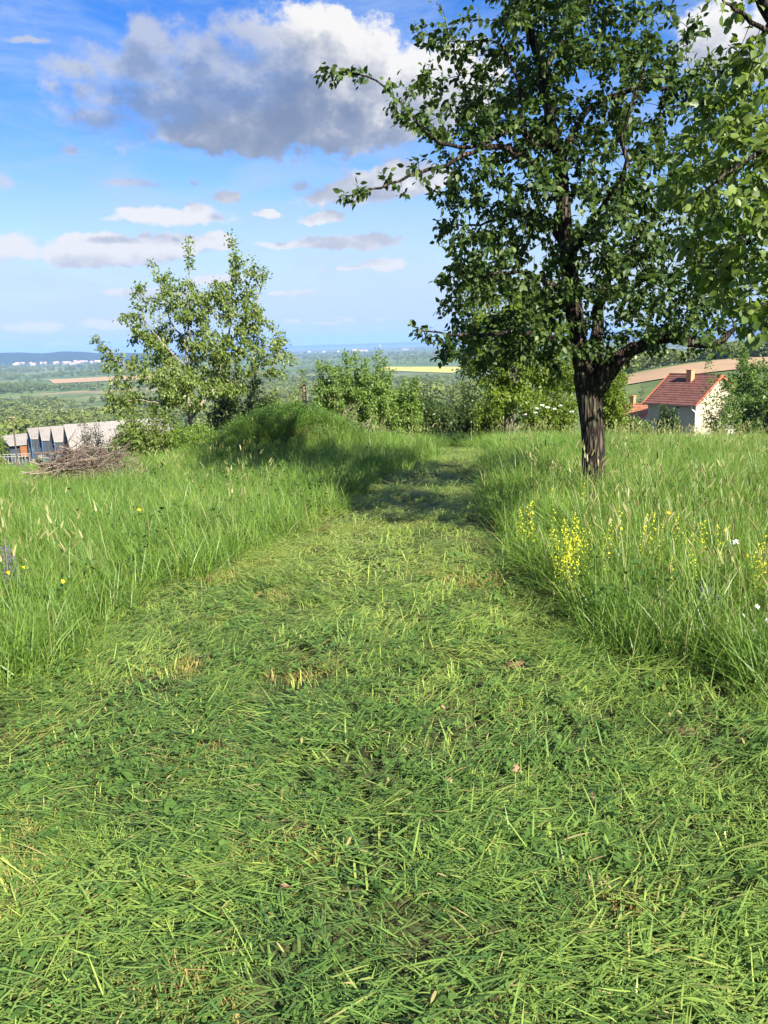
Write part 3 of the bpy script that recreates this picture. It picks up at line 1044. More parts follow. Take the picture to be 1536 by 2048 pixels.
bush('shrub', 'dark leafy shrub behind the pale walnut stems', 490, 735, 850, 165, 21.5, M['dark_leaf'], 31, 3600, 0.085, 7, 2)
bush('shrub', 'small lime green bush at the foot of the walnut tree', 392, 846, 900, 110, 17.5, M['lime_leaf'], 32, 2200, 0.05, 7, 0, n_att=260)
bush('shrub', 'olive undergrowth bush below the walnut branches', 300, 812, 900, 150, 19.0, M['walnut_leaf'], 33, 2400, 0.08, 7, 2)
bush('shrub', 'upright hazel like bush with tall leafy shoots beside the mound', 712, 735, 880, 175, 20.0, M['fresh_leaf'], 34, 15000, 0.066, 12, 13, n_att=1100)
bush('shrub', 'rounded lower bush leaning against the tall shooting bush', 795, 770, 880, 125, 20.6, M['fresh_leaf'], 35, 9500, 0.064, 9, 3, n_att=650)
bush('shrub', 'olive shrub on the far side of the mound next to the post', 575, 770, 850, 120, 22.5, M['walnut_leaf'], 36, 2400, 0.075, 8, 3)
bush('shrub', 'dark round shrub at the far end of the path', 870, 795, 890, 95, 26.0, M['dark_leaf'], 37, 4600, 0.08, 8, 2)
bush('shrub', 'dark olive shrub with bare grey stems behind the end of the path', 945, 785, 890, 110, 27.0, M['dark_leaf'], 38, 4600, 0.085, 9, 3)
bush('shrub', 'yellow green leafy bush between the second trunk and the pear trunk', 1095, 765, 890, 150, 22.5, M['bright_leaf'], 39, 4200, 0.08, 9, 4)
bush('shrub', 'tall bright yellow green bush just right of the pear trunk', 1222, 700, 880, 78, 22.0, M['bright_leaf'], 40, 4200, 0.08, 9, 6, n_att=600)
bush('shrub', 'yellow green bush filling the gap left of the second trunk', 985, 782, 888, 85, 24.5, M['bright_leaf'], 45, 2600, 0.085, 8, 3)
bush('shrub', 'low bush in front of the small white house', 1258, 838, 880, 80, 24.0, M['bush_leaf'], 41, 2600, 0.075, 8, 2)
bush('shrub', 'grey green shrub with thin twigs in front of the white warehouse roof', 185, 842, 915, 60, 24.0, M['grey_leaf'], 42, 900, 0.055, 7, 5)
bush('shrub', 'yellowish shrub cut off by the left edge of the view', -15, 845, 930, 60, 26.0, M['bright_leaf'], 43, 1400, 0.07, 7, 3)
bush('shrub', 'grey green hedge bush between the brush pile and the walnut', 250, 868, 920, 95, 20.0, M['grey_leaf'], 44, 1500, 0.055, 7, 3)

# the second tree, whose trunk stands behind the pear
TY = 19.5
tb = on_ground(1018, TY)
limbs = [
    ([tb, *pl([(1018, 850), (1020, 800), (1022, 760)], TY)], 0.135, 0.10, None),
    (pl([(1022, 765), (1000, 700, -0.3), (985, 640, -0.4), (965, 580, -0.4)], TY), 0.06, 0.012, 0),
    (pl([(1022, 765), (1050, 700, 0.3), (1080, 640, 0.5), (1090, 590, 0.5)], TY), 0.06, 0.012, 0),
    (pl([(1022, 775), (970, 740, 0.5), (930, 730, 0.8)], TY), 0.045, 0.01, 0),
    (pl([(1022, 775), (1080, 745, -0.5), (1130, 740, -0.8)], TY), 0.045, 0.01, 0),
]
ells = [ell(965, 610, 45, 70, TY, 0.9), ell(1060, 640, 70, 70, TY, 1.0), ell(1010, 720, 95, 60, TY, 1.2), ell(1120, 740, 60, 50, TY, 0.8), ell(940, 560, 18, 35, TY - 0.3, 0.4, 1.4), ell(1020, 790, 60, 28, TY - 0.5, 0.5, 1.5)]
make_tree('plum_tree', 'yellow green tree with short pale trunk standing behind the pear crown', 'tree', tb, limbs, ells, 900, 0.13,
          dict(n=17000, size=0.115, width=0.95, hang=0.5, cluster=4, simple=True, jit=0.08), M['grey_bark'], M['bright_leaf'], 51, tip=0.004, infl=1.3, kill=0.2)

# trees around the houses
bush('tree', 'small twiggy tree standing in front of the sunlit gable wall', 1440, 748, 850, 90, 62.0, M['bush_leaf'], 61, 1500, 0.19, 6, 4, cat='tree', n_att=320)
bush('tree', 'broad dark tree right of the house at the edge of the view', 1512, 715, 850, 150, 66.0, M['bush_leaf'], 62, 6500, 0.26, 9, 4, cat='tree')
bush('conifer_shrub', 'small dark conifer against the shaded house wall', 1334, 806, 868, 44, 80.0, M['dark_leaf'], 63, 2600, 0.24, 7, 0, n_att=200)
bush('shrub', 'pale green bush in the gap behind the small house', 1275, 785, 850, 60, 125.0, M['grey_leaf'], 64, 1100, 0.3, 6, 2, n_att=200)

# ------------------------------------------------------------------ houses
render_white = flat_mat('white_render', (0.46, 0.435, 0.385), 0.9, 0.1, 1.5, 0.08)
render_cream = flat_mat('cream_render', (0.36, 0.315, 0.235), 0.9, 0.1, 1.2, 0.10)
tile_red = flat_mat('clay_tile', (0.115, 0.050, 0.040), 0.85, 0.2, 2.2, 0.3)
tile_orange = flat_mat('orange_clay_tile', (0.36, 0.155, 0.085), 0.8, 0.2, 2.2, 0.3)
brick_m = flat_mat('chimney_brick', (0.48, 0.20, 0.10), 0.85, 0.1, 6.0, 0.2)
verge_m = flat_mat('red_verge', (0.50, 0.10, 0.06), 0.7)
dark_gap = flat_mat('dark_opening', (0.03, 0.028, 0.027), 0.6)
metal_w = flat_mat('white_metal', (0.75, 0.75, 0.74), 0.5, 0.4)
metal_g = flat_mat('grey_metal', (0.30, 0.30, 0.30), 0.5, 0.4)
glass_m = flat_mat('window_glass', (0.05, 0.06, 0.07), 0.1, 0.6)
frame_m = flat_mat('window_frame', (0.62, 0.58, 0.52), 0.6)


def house(label, corner, yaw, L, Wd, eave_h, pitch, wall_side, tile_m, ncourse, chim, below=3.0, gutter=True):
    """corner: ground point at the near corner; u runs along the ridge (to the left and back), v along the gable (to the right and back)"""
    root = empty('house', corner, label, 'house')
    u = np.array([-math.sin(yaw), math.cos(yaw), 0])
    v = np.array([math.cos(yaw), math.sin(yaw), 0])
    z = np.array([0, 0, 1.0])
    rise = math.tan(pitch) * Wd / 2
    b = MB()
    P = lambda a, c, h: u * a + v * c + z * h
    b.add([P(0, 0, -below), P(0, Wd, -below), P(L, Wd, -below), P(L, 0, -below), P(0, 0, eave_h), P(0, Wd, eave_h), P(L, Wd, eave_h), P(L, 0, eave_h), P(0, Wd / 2, eave_h + rise), P(L, Wd / 2, eave_h + rise)],
          [(0, 1, 5, 8, 4), (2, 3, 7, 9, 6), (3, 0, 4, 7), (1, 2, 6, 5), (4, 8, 9, 7), (8, 5, 6, 9), (3, 2, 1, 0)])
    b.build('wall', wall_side, root)
    oh, og = 0.5, 0.35
    sl = math.hypot(Wd / 2 + oh, (Wd / 2 + oh) * math.tan(pitch))
    roof = empty('roof', (0, 0, 0))
    roof.parent = root
    for side in (0, 1):
        vd = v if side == 0 else -v
        o0 = (P(0, 0, eave_h) if side == 0 else P(0, Wd, eave_h)) - vd * oh - z * (oh * math.tan(pitch)) - u * og
        along = vd * math.cos(pitch) + z * math.sin(pitch)
        nn = -vd * math.sin(pitch) + z * math.cos(pitch)
        LL = L + 2 * og
        bb = MB()
        c = o0 + u * LL / 2 + along * sl / 2 + nn * 0.06
        bb.box(c, (LL, sl, 0.10), (u, along, nn))
        bb.build('roof_deck', dark_gap, roof)
        nt = int(LL / 0.32)
        for k in range(ncourse):
            s0, s1 = sl * k / ncourse, sl * (k + 1) / ncourse + 0.05
            X = np.linspace(0, LL, nt * 4 + 1)
            wv = 0.035 * np.abs(np.sin(X / LL * nt * math.pi))
            lo = np.array([o0 + u * x + along * s0 + nn * (0.17 + w) for x, w in zip(X, wv)])
            hi = np.array([o0 + u * x + along * s1 + nn * (0.115 + w) for x, w in zip(X, wv)])
            fr = lo - nn * 0.055
            m = len(X)
            V = np.vstack([lo, hi, fr])
            j = np.arange(m - 1)
            Fq = np.vstack([np.stack([j, j + 1, m + j + 1, m + j], -1), np.stack([2 * m + j, 2 * m + j + 1, j + 1, j], -1)])
            link('tile_course', np_mesh('tile_course', V, [Fq], tile_m, smooth=False), roof)
        for e in (0, 1):
            vb = MB()
            cc = o0 + u * (LL * e + (0.03 if e else -0.03)) + along * sl / 2 + nn * 0.08
            vb.box(cc, (0.06, sl + 0.1, 0.26), (u, along, nn))
            vb.build('verge_board', verge_m, roof)
    rb = MB()
    rb.tube([P(-og, Wd / 2, eave_h + rise + 0.17), P(L + og, Wd / 2, eave_h + rise + 0.17)], 0.13, 8)
    rb.build('ridge_cap', tile_m, roof)
    for (a, c, hh, w) in chim:
        cb = MB()
        zc = eave_h + math.tan(pitch) * (Wd / 2 - abs(c - Wd / 2))
        cb.box(P(a, c, zc + hh / 2 - 0.3), (w, w, hh + 0.6), (u, v, z))
        cb.build('chimney', brick_m, root)
        cp = MB()
        cp.box(P(a, c, zc + hh + 0.05), (w + 0.14, w + 0.14, 0.10), (u, v, z))
        cp.build('chimney_cap', brick_m, root)
    if gutter:
        gb = MB()
        e0 = P(0, -oh - 0.06, eave_h - oh * math.tan(pitch) + 0.02)
        gb.tube([e0 - u * og, e0 + u * (L + og)], 0.075, 7)
        gb.build('gutter', flat_mat('gutter_brown', (0.14, 0.10, 0.085), 0.5), root)
        db = MB()
        db.tube([e0 + u * 0.25, e0 + u * 0.2 - z * 0.35, P(-0.02, -0.1, eave_h - 1.1), P(-0.06, -0.1, eave_h - 1.4), P(-0.06, -0.1, -1)], 0.07, 7)
        db.build('downpipe', metal_w, root)
        for a in (L * 0.36, L * 0.62):
            wb_ = MB()
            wb_.box(P(a, -0.02, eave_h - 0.62), (0.7, 0.07, 0.45), (u, v, z))
            fo = wb_.build('window', frame_m, root)
            g = MB()
            g.box(P(a, -0.055, eave_h - 0.62), (0.56, 0.03, 0.33), (u, v, z))
            g.build('pane', glass_m, fo)
    return root


hc = at(1390, 850, 98.0)
hz = at(1390, 812, 98.0)[2]
hroot = house('two storey house with dark red tiled roof and sunlit cream gable', (hc[0], 98.0, hz - 5.0), rad(33), 7.3, 9.4, 5.3, rad(34), render_cream, tile_red, 13,
              [(3.6, 3.6, 1.5, 0.75)], 5.0)
hc2 = at(1282, 850, 112.0)
hz2 = at(1282, 836, 112.0)[2]
house('small white outbuilding with orange tiled roof left of the large house', (hc2[0], 112.0, hz2 - 2.6), rad(33), 7.0, 4.6, 2.7, rad(32), render_white, tile_orange, 9,
      [(3.4, 2.3, 1.3, 0.5)], 5.0, False)

# low garden wall right of the gable
gw = empty('garden_wall', at(1470, 846, 80.0), 'low pale garden wall below the sunlit gable', 'wall')
gb = MB()
gb.box((0, 0, -1.5), (3.0, 0.25, 3.4), ((0.9, 0.43, 0), (-0.43, 0.9, 0), (0, 0, 1)))
gb.build('masonry', render_white, gw)
gb = MB()
gb.box((0, 0, 0.25), (3.1, 0.34, 0.08), ((0.9, 0.43, 0), (-0.43, 0.9, 0), (0, 0, 1)))
gb.build('coping', flat_mat('coping', (0.45, 0.43, 0.40), 0.9), gw)

# ------------------------------------------------------------------ warehouse down the slope
roof_w = flat_mat('pale_sheet_roof', (0.245, 0.225, 0.205), 0.85, 0.15, 0.6, 0.10)
slate = flat_mat('slate_blue_wall', (0.036, 0.045, 0.060), 0.6, 0.3, 0.8, 0.15)
blue_p = flat_mat('blue_post', (0.06, 0.13, 0.27), 0.5)
orange_d = flat_mat('orange_door', (0.20, 0.085, 0.035), 0.6)
QY = 180.0
wr = empty('warehouse', at(100, 915, QY), 'long warehouse with pale sheet roof and three sawtooth bays with dark blue walls', 'warehouse')


def wq(px, py, Y):
    return rel(wr, at(px, py, Y))


def slab(name, quad, t, mat, parent):
    q = [np.array(p, float) for p in quad]
    b = MB()
    b.hexa([p - np.array([0, 0, t]) for p in q] + q)
    return b.build(name, mat, parent)


def ribbed(name, tl, tr, br, bl, mat, parent, n, t=0.2):
    """sheet roof with raised standing seams"""
    o = slab(name, [bl, br, tr, tl], t, mat, parent)
    s = MB()
    for k in range(n + 1):
        f = k / n
        a = tl + (tr - tl) * f
        b = bl + (br - bl) * f
        s.tube([a + np.array([0, 0, 0.02]), b + np.array([0, 0, 0.02])], 0.05, 4)
    s.build('seam', mat, o)
    return o


ribbed('roof', wq(127, 849, QY + 4), wq(335, 834, QY + 4), wq(345, 884, QY - 9), wq(141, 899, QY - 9), roof_w, wr, 32)
for (a, b, c, d, e, f) in ((54, 77, 61, 76, 877, 856), (77, 101, 83, 99, 880, 854), (101, 127, 108, 126, 883, 852)):
    tl, tr = wq(a, f, QY + 4), wq(b, f - 1, QY + 4)
    bl, br = wq(c, e, QY - 6), wq(d, e - 0.5, QY - 6)
    ribbed('bay_roof', tl, tr, br, bl, roof_w, wr, 5)
    wb_ = MB()
    z = np.array([0, 0, 1.0])
    fr = [bl - z * 0.25 + np.array([0, .25, 0]), br - z * 0.25 + np.array([0, .25, 0])]
    wb_.hexa([fr[0] - z * 9, fr[1] - z * 9, tr - z * 14, tl - z * 14, fr[0], fr[1], tr - z * 0.8, tl - z * 0.8])
    wb_.build('bay_wall', slate, wr)
    pb_ = MB()
    pb_.box(bl - z * 4 + np.array([0.1, -0.1, 0]), (0.13, 0.13, 8), None)
    pb_.build('corner_post', blue_p, wr)
    for k in range(2):
        gq = bl + (br - bl) * (0.36 + 0.36 * k) + np.array([0, 0.12, -2.2])
        g = MB()
        g.box(gq, (0.5, 0.16, 2.2))
        go_ = g.build('window', slate, wr)
        g = MB()
        g.box(gq - np.array([0, 0.09, 0]), (0.38, 0.04, 2.0))
        g.build('pane', glass_m, go_)
# body under the big roof, and dark side slope between bays
bd = MB()
z = np.array([0, 0, 1.0])
a, b, c, d = wq(128, 850, QY + 4), wq(335, 835, QY + 4), wq(345, 885, QY - 8.6), wq(142, 900, QY - 8.6)
bd.hexa([d - z * 8, c - z * 8, b - z * 12, a - z * 12, d - z * 1.0, c - z * 1.0, b - z * 1.4, a - z * 1.4])
bd.build('wall', slate, wr)
bd = MB()
a, b, c, d = wq(55, 857, QY + 4.2), wq(128, 852, QY + 4.2), wq(128, 890, QY - 5), wq(55, 888, QY - 5)
bd.hexa([d - z * 9, c - z * 9, b - z * 14, a - z * 14, d - z * 1.2, c - z * 1.2, b - z * 0.35, a - z * 0.35])
bd.build('wall', slate, wr)
# lower left wing
ribbed('wing_roof', wq(2, 872, QY + 4), wq(54, 866, QY + 4), wq(53, 888, QY - 4), wq(18, 891, QY - 4), roof_w, wr, 8)
bd = MB()
a, b, c, d = wq(3, 874, QY + 4), wq(54, 868, QY + 4), wq(53, 890, QY - 3.8), wq(19, 893, QY - 3.8)
bd.hexa([d - z * 8, c - z * 8, b - z * 10, a - z * 10, d - z * 0.8, c - z * 0.8, b - z * 1.2, a - z * 1.2])
bd.build('wing_wall', slate, wr)
dm = MB()
dm.box(wq(48, 903, QY - 4.6), (1.5, 0.2, 2.4))
dm.build('door', orange_d, wr)

rl = empty('railing', at(30, 916, 165.0), 'white metal railing in front of the warehouse', 'railing')
for k in range(9):
    b = MB()
    p = rel(rl, at(2 + 7 * k, 914 - 0.2 * k, 165.0))
    b.box(p + np.array([0, 0, -0.5]), (0.06, 0.06, 2.2))
    b.build('post', metal_g, rl)
for dz in (0.5, 0.0):
    b = MB()
    b.tube([rel(rl, at(0, 914, 165.0)) + z * dz, rel(rl, at(60, 912, 165.0)) + z * dz], 0.06, 5)
    b.build('rail', metal_g, rl)
pt = at(34, 920, 95.0)
ug = empty('utility_pole', (pt[0], 95.0, pt[2] - 3), 'thin leaning wooden pole in front of the warehouse', 'pole')
b = MB()
tp = rel(ug, at(23, 826, 95.0))
b.tube([(0, 0, 0), tp * 0.5, tp], [0.11, 0.095, 0.075], 8)
b.build('shaft', M['grey_bark'], ug)
b = MB()
b.box(tp * 0.94, (0.7, 0.09, 0.09))
b.build('crossarm', M['wood_post'], ug)

# wooden fence post on the mound's far side
fp = on_ground(614, 21.0, 0.3)
pr = empty('fence_post', fp, 'single weathered wooden post standing behind the mound', 'post')
b = MB()
tz = at(615, 768, 21.0)[2] - fp[2]
b.tube([(0, 0, 0), (0.02, 0, tz * 0.5), (0.0, 0, tz - 0.02), (0.0, 0, tz)], [0.062, 0.06, 0.058, 0.05], 9)
b.build('timber', M['wood_post'], pr)

# ------------------------------------------------------------------ brush pile and dead branches
def twig_pile(name, label, cat, c, rx, ry, h, n_parts, n_rest, lmin, lmax, rmax, seed, lean=0.0):
    rg = np.random.default_rng(seed)
    root = empty(name, c, label, cat)
    rest = MB()
    lib = []
    for k in range(10):
        L = 1.0
        pts = [np.array([0, 0, 0.0])]
        d = np.array([1.0, 0, 0])
        for q in range(5):
            d = d + rg.normal(0, 0.16, 3)
            d /= np.linalg.norm(d)
            pts.append(pts[-1] + d * L / 5)
        b = MB()
        b.tube(pts, np.linspace(0.011, 0.003, 6), 4)
        for q in (2, 3, 4):
            e = pts[q] + (rg.normal(0, 0.12, 3) + d * 0.14)
            b.tube([pts[q], (pts[q] + e) / 2 + rg.normal(0, 0.015, 3), e], [0.005, 0.004, 0.002], 3)
        lib.append((b.mesh('branch', M['twig'] if k % 3 else M['twig_pale']), b))
    for i in range(n_parts + n_rest):
        u = math.sqrt(rg.random())
        a = rg.uniform(0, 6.28)
        x, y = u * rx * math.cos(a), u * ry * math.sin(a)
        zt = h * (1 - u ** 1.8) * (rg.random() ** 0.45)
        L = rg.uniform(lmin, lmax)
        th = rg.normal(0.35, 0.8)
        el = rg.normal(lean * 0.5, 0.30)
        M4 = Matrix.Translation((x, y, zt + 0.02)) @ Matrix.Rotation(th, 4, 'Z') @ Matrix.Rotation(-el, 4, 'Y') @ Matrix.Rotation(rg.uniform(0, 6.28), 4, 'X') @ Matrix.Scale(L, 4) @ Matrix.Translation((-0.5, 0, 0))
        me, mb = lib[i % 10]
        if i < n_parts:
            o = link('branch', me, root)
            o.matrix_local = M4
        else:
            rest.add([tuple(M4 @ Vector(v)) for v in mb.v], [f for fs in mb.f.values() for f in fs])
    if n_rest:
        tag(rest.build('brushwood', M['twig'], root), kind='stuff')
    return root


bp = on_ground(165, 12.8, 0.04)
twig_pile('brush_pile', 'heap of cut brown twigs and branches lying in the long grass', 'brush pile', bp, 0.95, 0.6, 0.74, 300, 250, 0.45, 1.15, 0.01, 71, 0.3)
bp2 = on_ground(105, 13.0, 0.0)
twig_pile('dead_branch', 'loose dead branches sticking out of the grass left of the brush pile', 'branch', bp2, 0.5, 0.3, 0.25, 26, 0, 0.5, 1.0, 0.01, 72, 0.5)
bp3 = on_ground(690, 18.6, 0.0)
twig_pile('dead_branch', 'tangle of dead branches lying between the mound and the tall bush', 'branch', bp3 + np.array([0, 0, 0.25]), 0.9, 0.3, 0.4, 60, 0, 0.6, 1.4, 0.01, 73, 0.1)

# ------------------------------------------------------------------ grass sources


def strips(P0, az, lean0, curl, L, w, nseg, twist=None, var=None):
    """blades as tapering strips: start point, heading, angle from vertical at the base, bend over the length"""
    n = len(L)
    pts = [P0]
    ang = lean0.copy()
    for s in range(nseg):
        st = L / nseg
        d = np.stack([np.cos(az) * np.sin(ang), np.sin(az) * np.sin(ang), np.cos(ang)], -1)
        pts.append(pts[-1] + d * st[:, None])
        ang = ang + curl / nseg
    tw = az + math.pi / 2 if twist is None else az + math.pi / 2 + twist
    sx = np.stack([np.cos(tw), np.sin(tw), np.zeros(n)], -1)
    V = []
    for s in range(nseg):
        prof = (0.75, 1.0, 0.9, 0.65, 0.4)[min(s, 4)] if nseg > 2 else (0.9, 0.75)[s]
        V += [pts[s] - sx * (w * prof / 2)[:, None], pts[s] + sx * (w * prof / 2)[:, None]]
    V.append(pts[-1])
    V = np.stack(V, 1)
    k = V.shape[1]
    off = (np.arange(n) * k)[:, None, None]
    q = np.array([(2 * s, 2 * s + 1, 2 * s + 3, 2 * s + 2) for s in range(nseg - 1)])
    t = np.array([(2 * nseg - 2, 2 * nseg - 1, 2 * nseg)])
    F = [(q[None] + off).reshape(-1, 4), (t[None] + off).reshape(-1, 3)]
    vv = np.repeat(np.random.default_rng(n).random(n) if var is None else var, k)
    return V.reshape(-1, 3), F, vv


def disc(rg, n, R):
    a = rg.uniform(0, 6.28, n)
    r = R * np.sqrt(rg.random(n))
    return np.stack([r * np.cos(a), r * np.sin(a), np.zeros(n)], -1)


def merge(parts):
    V, F, A, n = [], [], [], 0
    for v, f, a in parts:
        V.append(v)
        A.append(a)
        F += [x + n for x in f]
        n += len(v)
    return np.vstack(V), F, np.concatenate(A)


def src(name, parts, mat):
    V, F, A = merge(parts)
    by = {}
    for f in F:
        by.setdefault(f.shape[1], []).append(f)
    return bpy.data.objects.new(name, np_mesh(name, V, [np.vstack(x) for x in by.values()], mat, A))


def tuft(seed, n, R, hmin, hmax, w, mat, lean=0.35, curl=0.9, nseg=4, bias=None):
    rg = np.random.default_rng(seed)
    P = disc(rg, n, R)
    az = rg.uniform(0, 6.28, n) if bias is None else rg.normal(bias, 0.8, n)
    L = rg.uniform(hmin, hmax, n)
    return src('tuft', [strips(P, az, np.abs(rg.normal(0, lean, n)), np.abs(rg.normal(curl * 0.6, curl * 0.5, n)), L, w * rg.uniform(0.6, 1.3, n), nseg, rg.normal(0, 0.5, n), rg.random(n))], mat)


def clippings(seed, n, R, lmin, lmax, w, mat, spread=0.7, hmax=0.05):
    rg = np.random.default_rng(seed)
    P = disc(rg, n, R)
    P[:, 2] = rg.uniform(0.004, hmax, n)
    az = rg.normal(0, spread, n) + math.pi * rg.integers(0, 2, n)
    L = lmin + (lmax - lmin) * rg.random(n) ** 1.8
    P[:, 0] -= np.cos(az) * L / 2
    P[:, 1] -= np.sin(az) * L / 2
    lean = rg.normal(1.47, 0.24, n)
    return src('clipping', [strips(P, az, lean, rg.normal(0.12, 0.3, n), L, w * rg.uniform(0.5, 1.5, n), 3, rg.normal(0, 0.15, n), rg.random(n))], mat)


def clover(seed, n, R, mat):
    rg = np.random.default_rng(seed)
    VV, FF, AA, nn = [], [], [], 0
    P = disc(rg, n, R)
    for i in range(n):
        h = rg.uniform(0.025, 0.06)
        c = P[i] + np.array([0, 0, h])
        s = rg.uniform(0.008, 0.015)
        a0 = rg.uniform(0, 6.28)
        tilt = rg.normal(0, 0.25, 2)
        for q in range(3):
            a = a0 + q * 2.094
            d = np.array([math.cos(a), math.sin(a), 0.15 + tilt[0] * math.cos(a) + tilt[1] * math.sin(a)])
            x = np.array([-math.sin(a), math.cos(a), 0])
            pts = [c, c + d * s * 0.55 + x * s * 0.55, c + d * s * 1.2 + x * s * 0.55, c + d * s * 1.35, c + d * s * 1.2 - x * s * 0.55, c + d * s * 0.55 - x * s * 0.55]
            VV += pts
            FF.append([nn + t for t in range(6)])
            nn += 6
            AA += [rg.random()] * 6
    return src('clover', [(np.array(VV), [np.array(FF)], np.array(AA))], mat)


def broad(seed, n, R, size, mat, lean=0.9, hang=0.2):
    rg = np.random.default_rng(seed)
    P = disc(rg, n, R)
    az = rg.uniform(0, 6.28, n)
    D = np.stack([np.cos(az) * np.sin(lean), np.sin(az) * np.sin(lean), np.full(n, math.cos(lean))], -1) + rg.normal(0, 0.2, (n, 3))
    Nn = np.tile([0, 0, 1.0], (n, 1)) + rg.normal(0, 0.3, (n, 3))
    P[:, 2] = rg.uniform(0.0, hang, n)
    V, F, k = leaf_batch(P, D, Nn, size * rg.uniform(0.6, 1.3, n), 0.9)
    return src('broadleaf', [(V, F, np.repeat(rg.random(n), k))], mat)


def seedheads(seed, n, R, hmin, hmax, mat):
    rg = np.random.default_rng(seed)
    P = disc(rg, n, R)
    az = rg.uniform(0, 6.28, n)
    L = rg.uniform(hmin, hmax, n)
    lean, cur = np.abs(rg.normal(0, 0.14, n)), np.abs(rg.normal(0.2, 0.25, n))
    vr = rg.random(n) * 0.5
    a = strips(P, az, lean, cur, L, np.full(n, 0.0028), 4, None, vr)
    tip = a[0].reshape(n, 9, 3)[:, 8] - np.array([0, 0, 0.01])
    parts = [a]
    for tw in (0.0, 1.5):
        parts.append(strips(tip, az, lean + cur, np.abs(rg.normal(0.3, 0.2, n)), rg.uniform(0.05, 0.10, n), np.full(n, 0.011), 4, np.full(n, tw), 0.4 + 0.6 * rg.random(n)))
    return src('seedhead', parts, mat)


def scatter(name, sources, pos, yaw, tilt, scl, idx, tint, label):
    me = bpy.data.meshes.new(name)
    n = len(pos)
    me.vertices.add(n)
    me.vertices.foreach_set('co', np.asarray(pos, np.float32).ravel())
    rot = np.zeros((n, 3), np.float32)
    rot[:, :2] = tilt
    rot[:, 2] = yaw
    for nm, ty, key, arr in (('rot', 'FLOAT_VECTOR', 'vector', rot.ravel()), ('scl', 'FLOAT_VECTOR', 'vector', np.asarray(scl, np.float32).ravel()), ('idx', 'INT', 'value', np.asarray(idx, np.int32)), ('tint', 'FLOAT', 'value', np.asarray(tint, np.float32))):
        a = me.attributes.new(nm, ty, 'POINT')
        a.data.foreach_set(key, arr)
    o = link(name, me)
    coll = bpy.data.collections.new(name + '_kit')
    for s in sources:
        coll.objects.link(s)
    ng = bpy.data.node_groups.new(name, 'GeometryNodeTree')
    ng.interface.new_socket('Geometry', in_out='INPUT', socket_type='NodeSocketGeometry')
    ng.interface.new_socket('Geometry', in_out='OUTPUT', socket_type='NodeSocketGeometry')
    nd = ng.nodes
    i_, o_ = nd.new('NodeGroupInput'), nd.new('NodeGroupOutput')
    ci = nd.new('GeometryNodeCollectionInfo')
    ci.inputs['Collection'].default_value = coll
    ci.inputs['Separate Children'].default_value = True
    ci.inputs['Reset Children'].default_value = True
    ip = nd.new('GeometryNodeInstanceOnPoints')
    ip.inputs['Pick Instance'].default_value = True

    def attr(nm, ty):
        a = nd.new('GeometryNodeInputNamedAttribute')
        a.data_type = ty
        a.inputs['Name'].default_value = nm
        return a.outputs['Attribute']
    e2r = nd.new('FunctionNodeEulerToRotation')
    lk = ng.links.new
    lk(attr('rot', 'FLOAT_VECTOR'), e2r.inputs[0])
    lk(i_.outputs[0], ip.inputs['Points'])
    lk(ci.outputs[0], ip.inputs['Instance'])
    lk(attr('idx', 'INT'), ip.inputs['Instance Index'])
    lk(e2r.outputs[0], ip.inputs['Rotation'])
    lk(attr('scl', 'FLOAT_VECTOR'), ip.inputs['Scale'])
    lk(ip.outputs[0], o_.inputs[0])
    md = o.modifiers.new('scatter', 'NODES')
    md.node_group = ng
    return tag(o, label, None, None, 'stuff')


def fan_points(rg, n, y0, y1, half=0.60, p=1.0):
    """points over the ground in view, uniform per area between two distances"""
    y = np.sqrt(rg.random(n) * (y1 ** 2 - y0 ** 2) + y0 ** 2) if p == 1.0 else y0 + (y1 - y0) * rg.random(n) ** p
    x = rg.uniform(-1, 1, n) * (half * y + 0.5)
    return x, y


def patchy(x, y, s=1.0):
    return 0.5 + 0.5 * np.clip(wavy(x * s + 3, y * s - 2, 1.3) * 0.8 + wavy(y * s, x * s, 4.1) * 0.5, -1, 1)


rg = np.random.default_rng(99)
print('grass')
# ---- mown strip
mown_src = [clippings(200 + k, 160, 0.17, 0.02, 0.13, 0.0033, M['mown'], (0.4, 0.5, 0.7, 1.1)[k % 4], 0.052) for k in range(6)] + [clippings(206 + k, 70, 0.17, 0.03, 0.12, 0.0052, M['mown'], (0.5, 0.9)[k], 0.05) for k in range(2)]
bands = [(0.75, 2.6, 55), (2.6, 5.0, 42), (5.0, 9.0, 26), (9.0, 16.5, 14)]
X, Y = [], []
for y0, y1, dens in bands:
    area = (0.60 * (y0 + y1) + 1.0) * (y1 - y0)
    x, y = fan_points(rg, int(area * dens), y0, y1)
    X.append(x)
    Y.append(y)
X, Y = np.concatenate(X), np.concatenate(Y)
k = path_mask(X, Y) > -0.06
X, Y = X[k], Y[k]
n = len(X)
flow = 0.9 * wavy(X, Y, 0.9) + 0.7 * wavy(Y, X, 2.1)
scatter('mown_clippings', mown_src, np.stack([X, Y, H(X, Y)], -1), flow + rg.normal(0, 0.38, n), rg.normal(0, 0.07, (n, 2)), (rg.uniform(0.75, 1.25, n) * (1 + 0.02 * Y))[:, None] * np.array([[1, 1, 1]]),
        rg.integers(0, 8, n), np.clip(-0.19 + 0.36 * np.clip((Y - 2.8) / 2.5, 0, 1) + 0.75 * patchy(X, Y, 1.9) + 0.25 * (patchy(Y, X, 0.35) - 0.3) + rg.normal(0, 0.15, n), 0, 1), 'cut grass lying flat over the mown strip')  # tint lightens with distance: sunlit blade tops painted in, besides paler dried cuttings
wr_src = [clippings(220 + k, 34, 0.13, 0.10, 0.24, 0.0044, M['mown'], 0.40, 0.075) for k in range(4)]
x, y = fan_points(rg, 500, 0.8, 14.0)
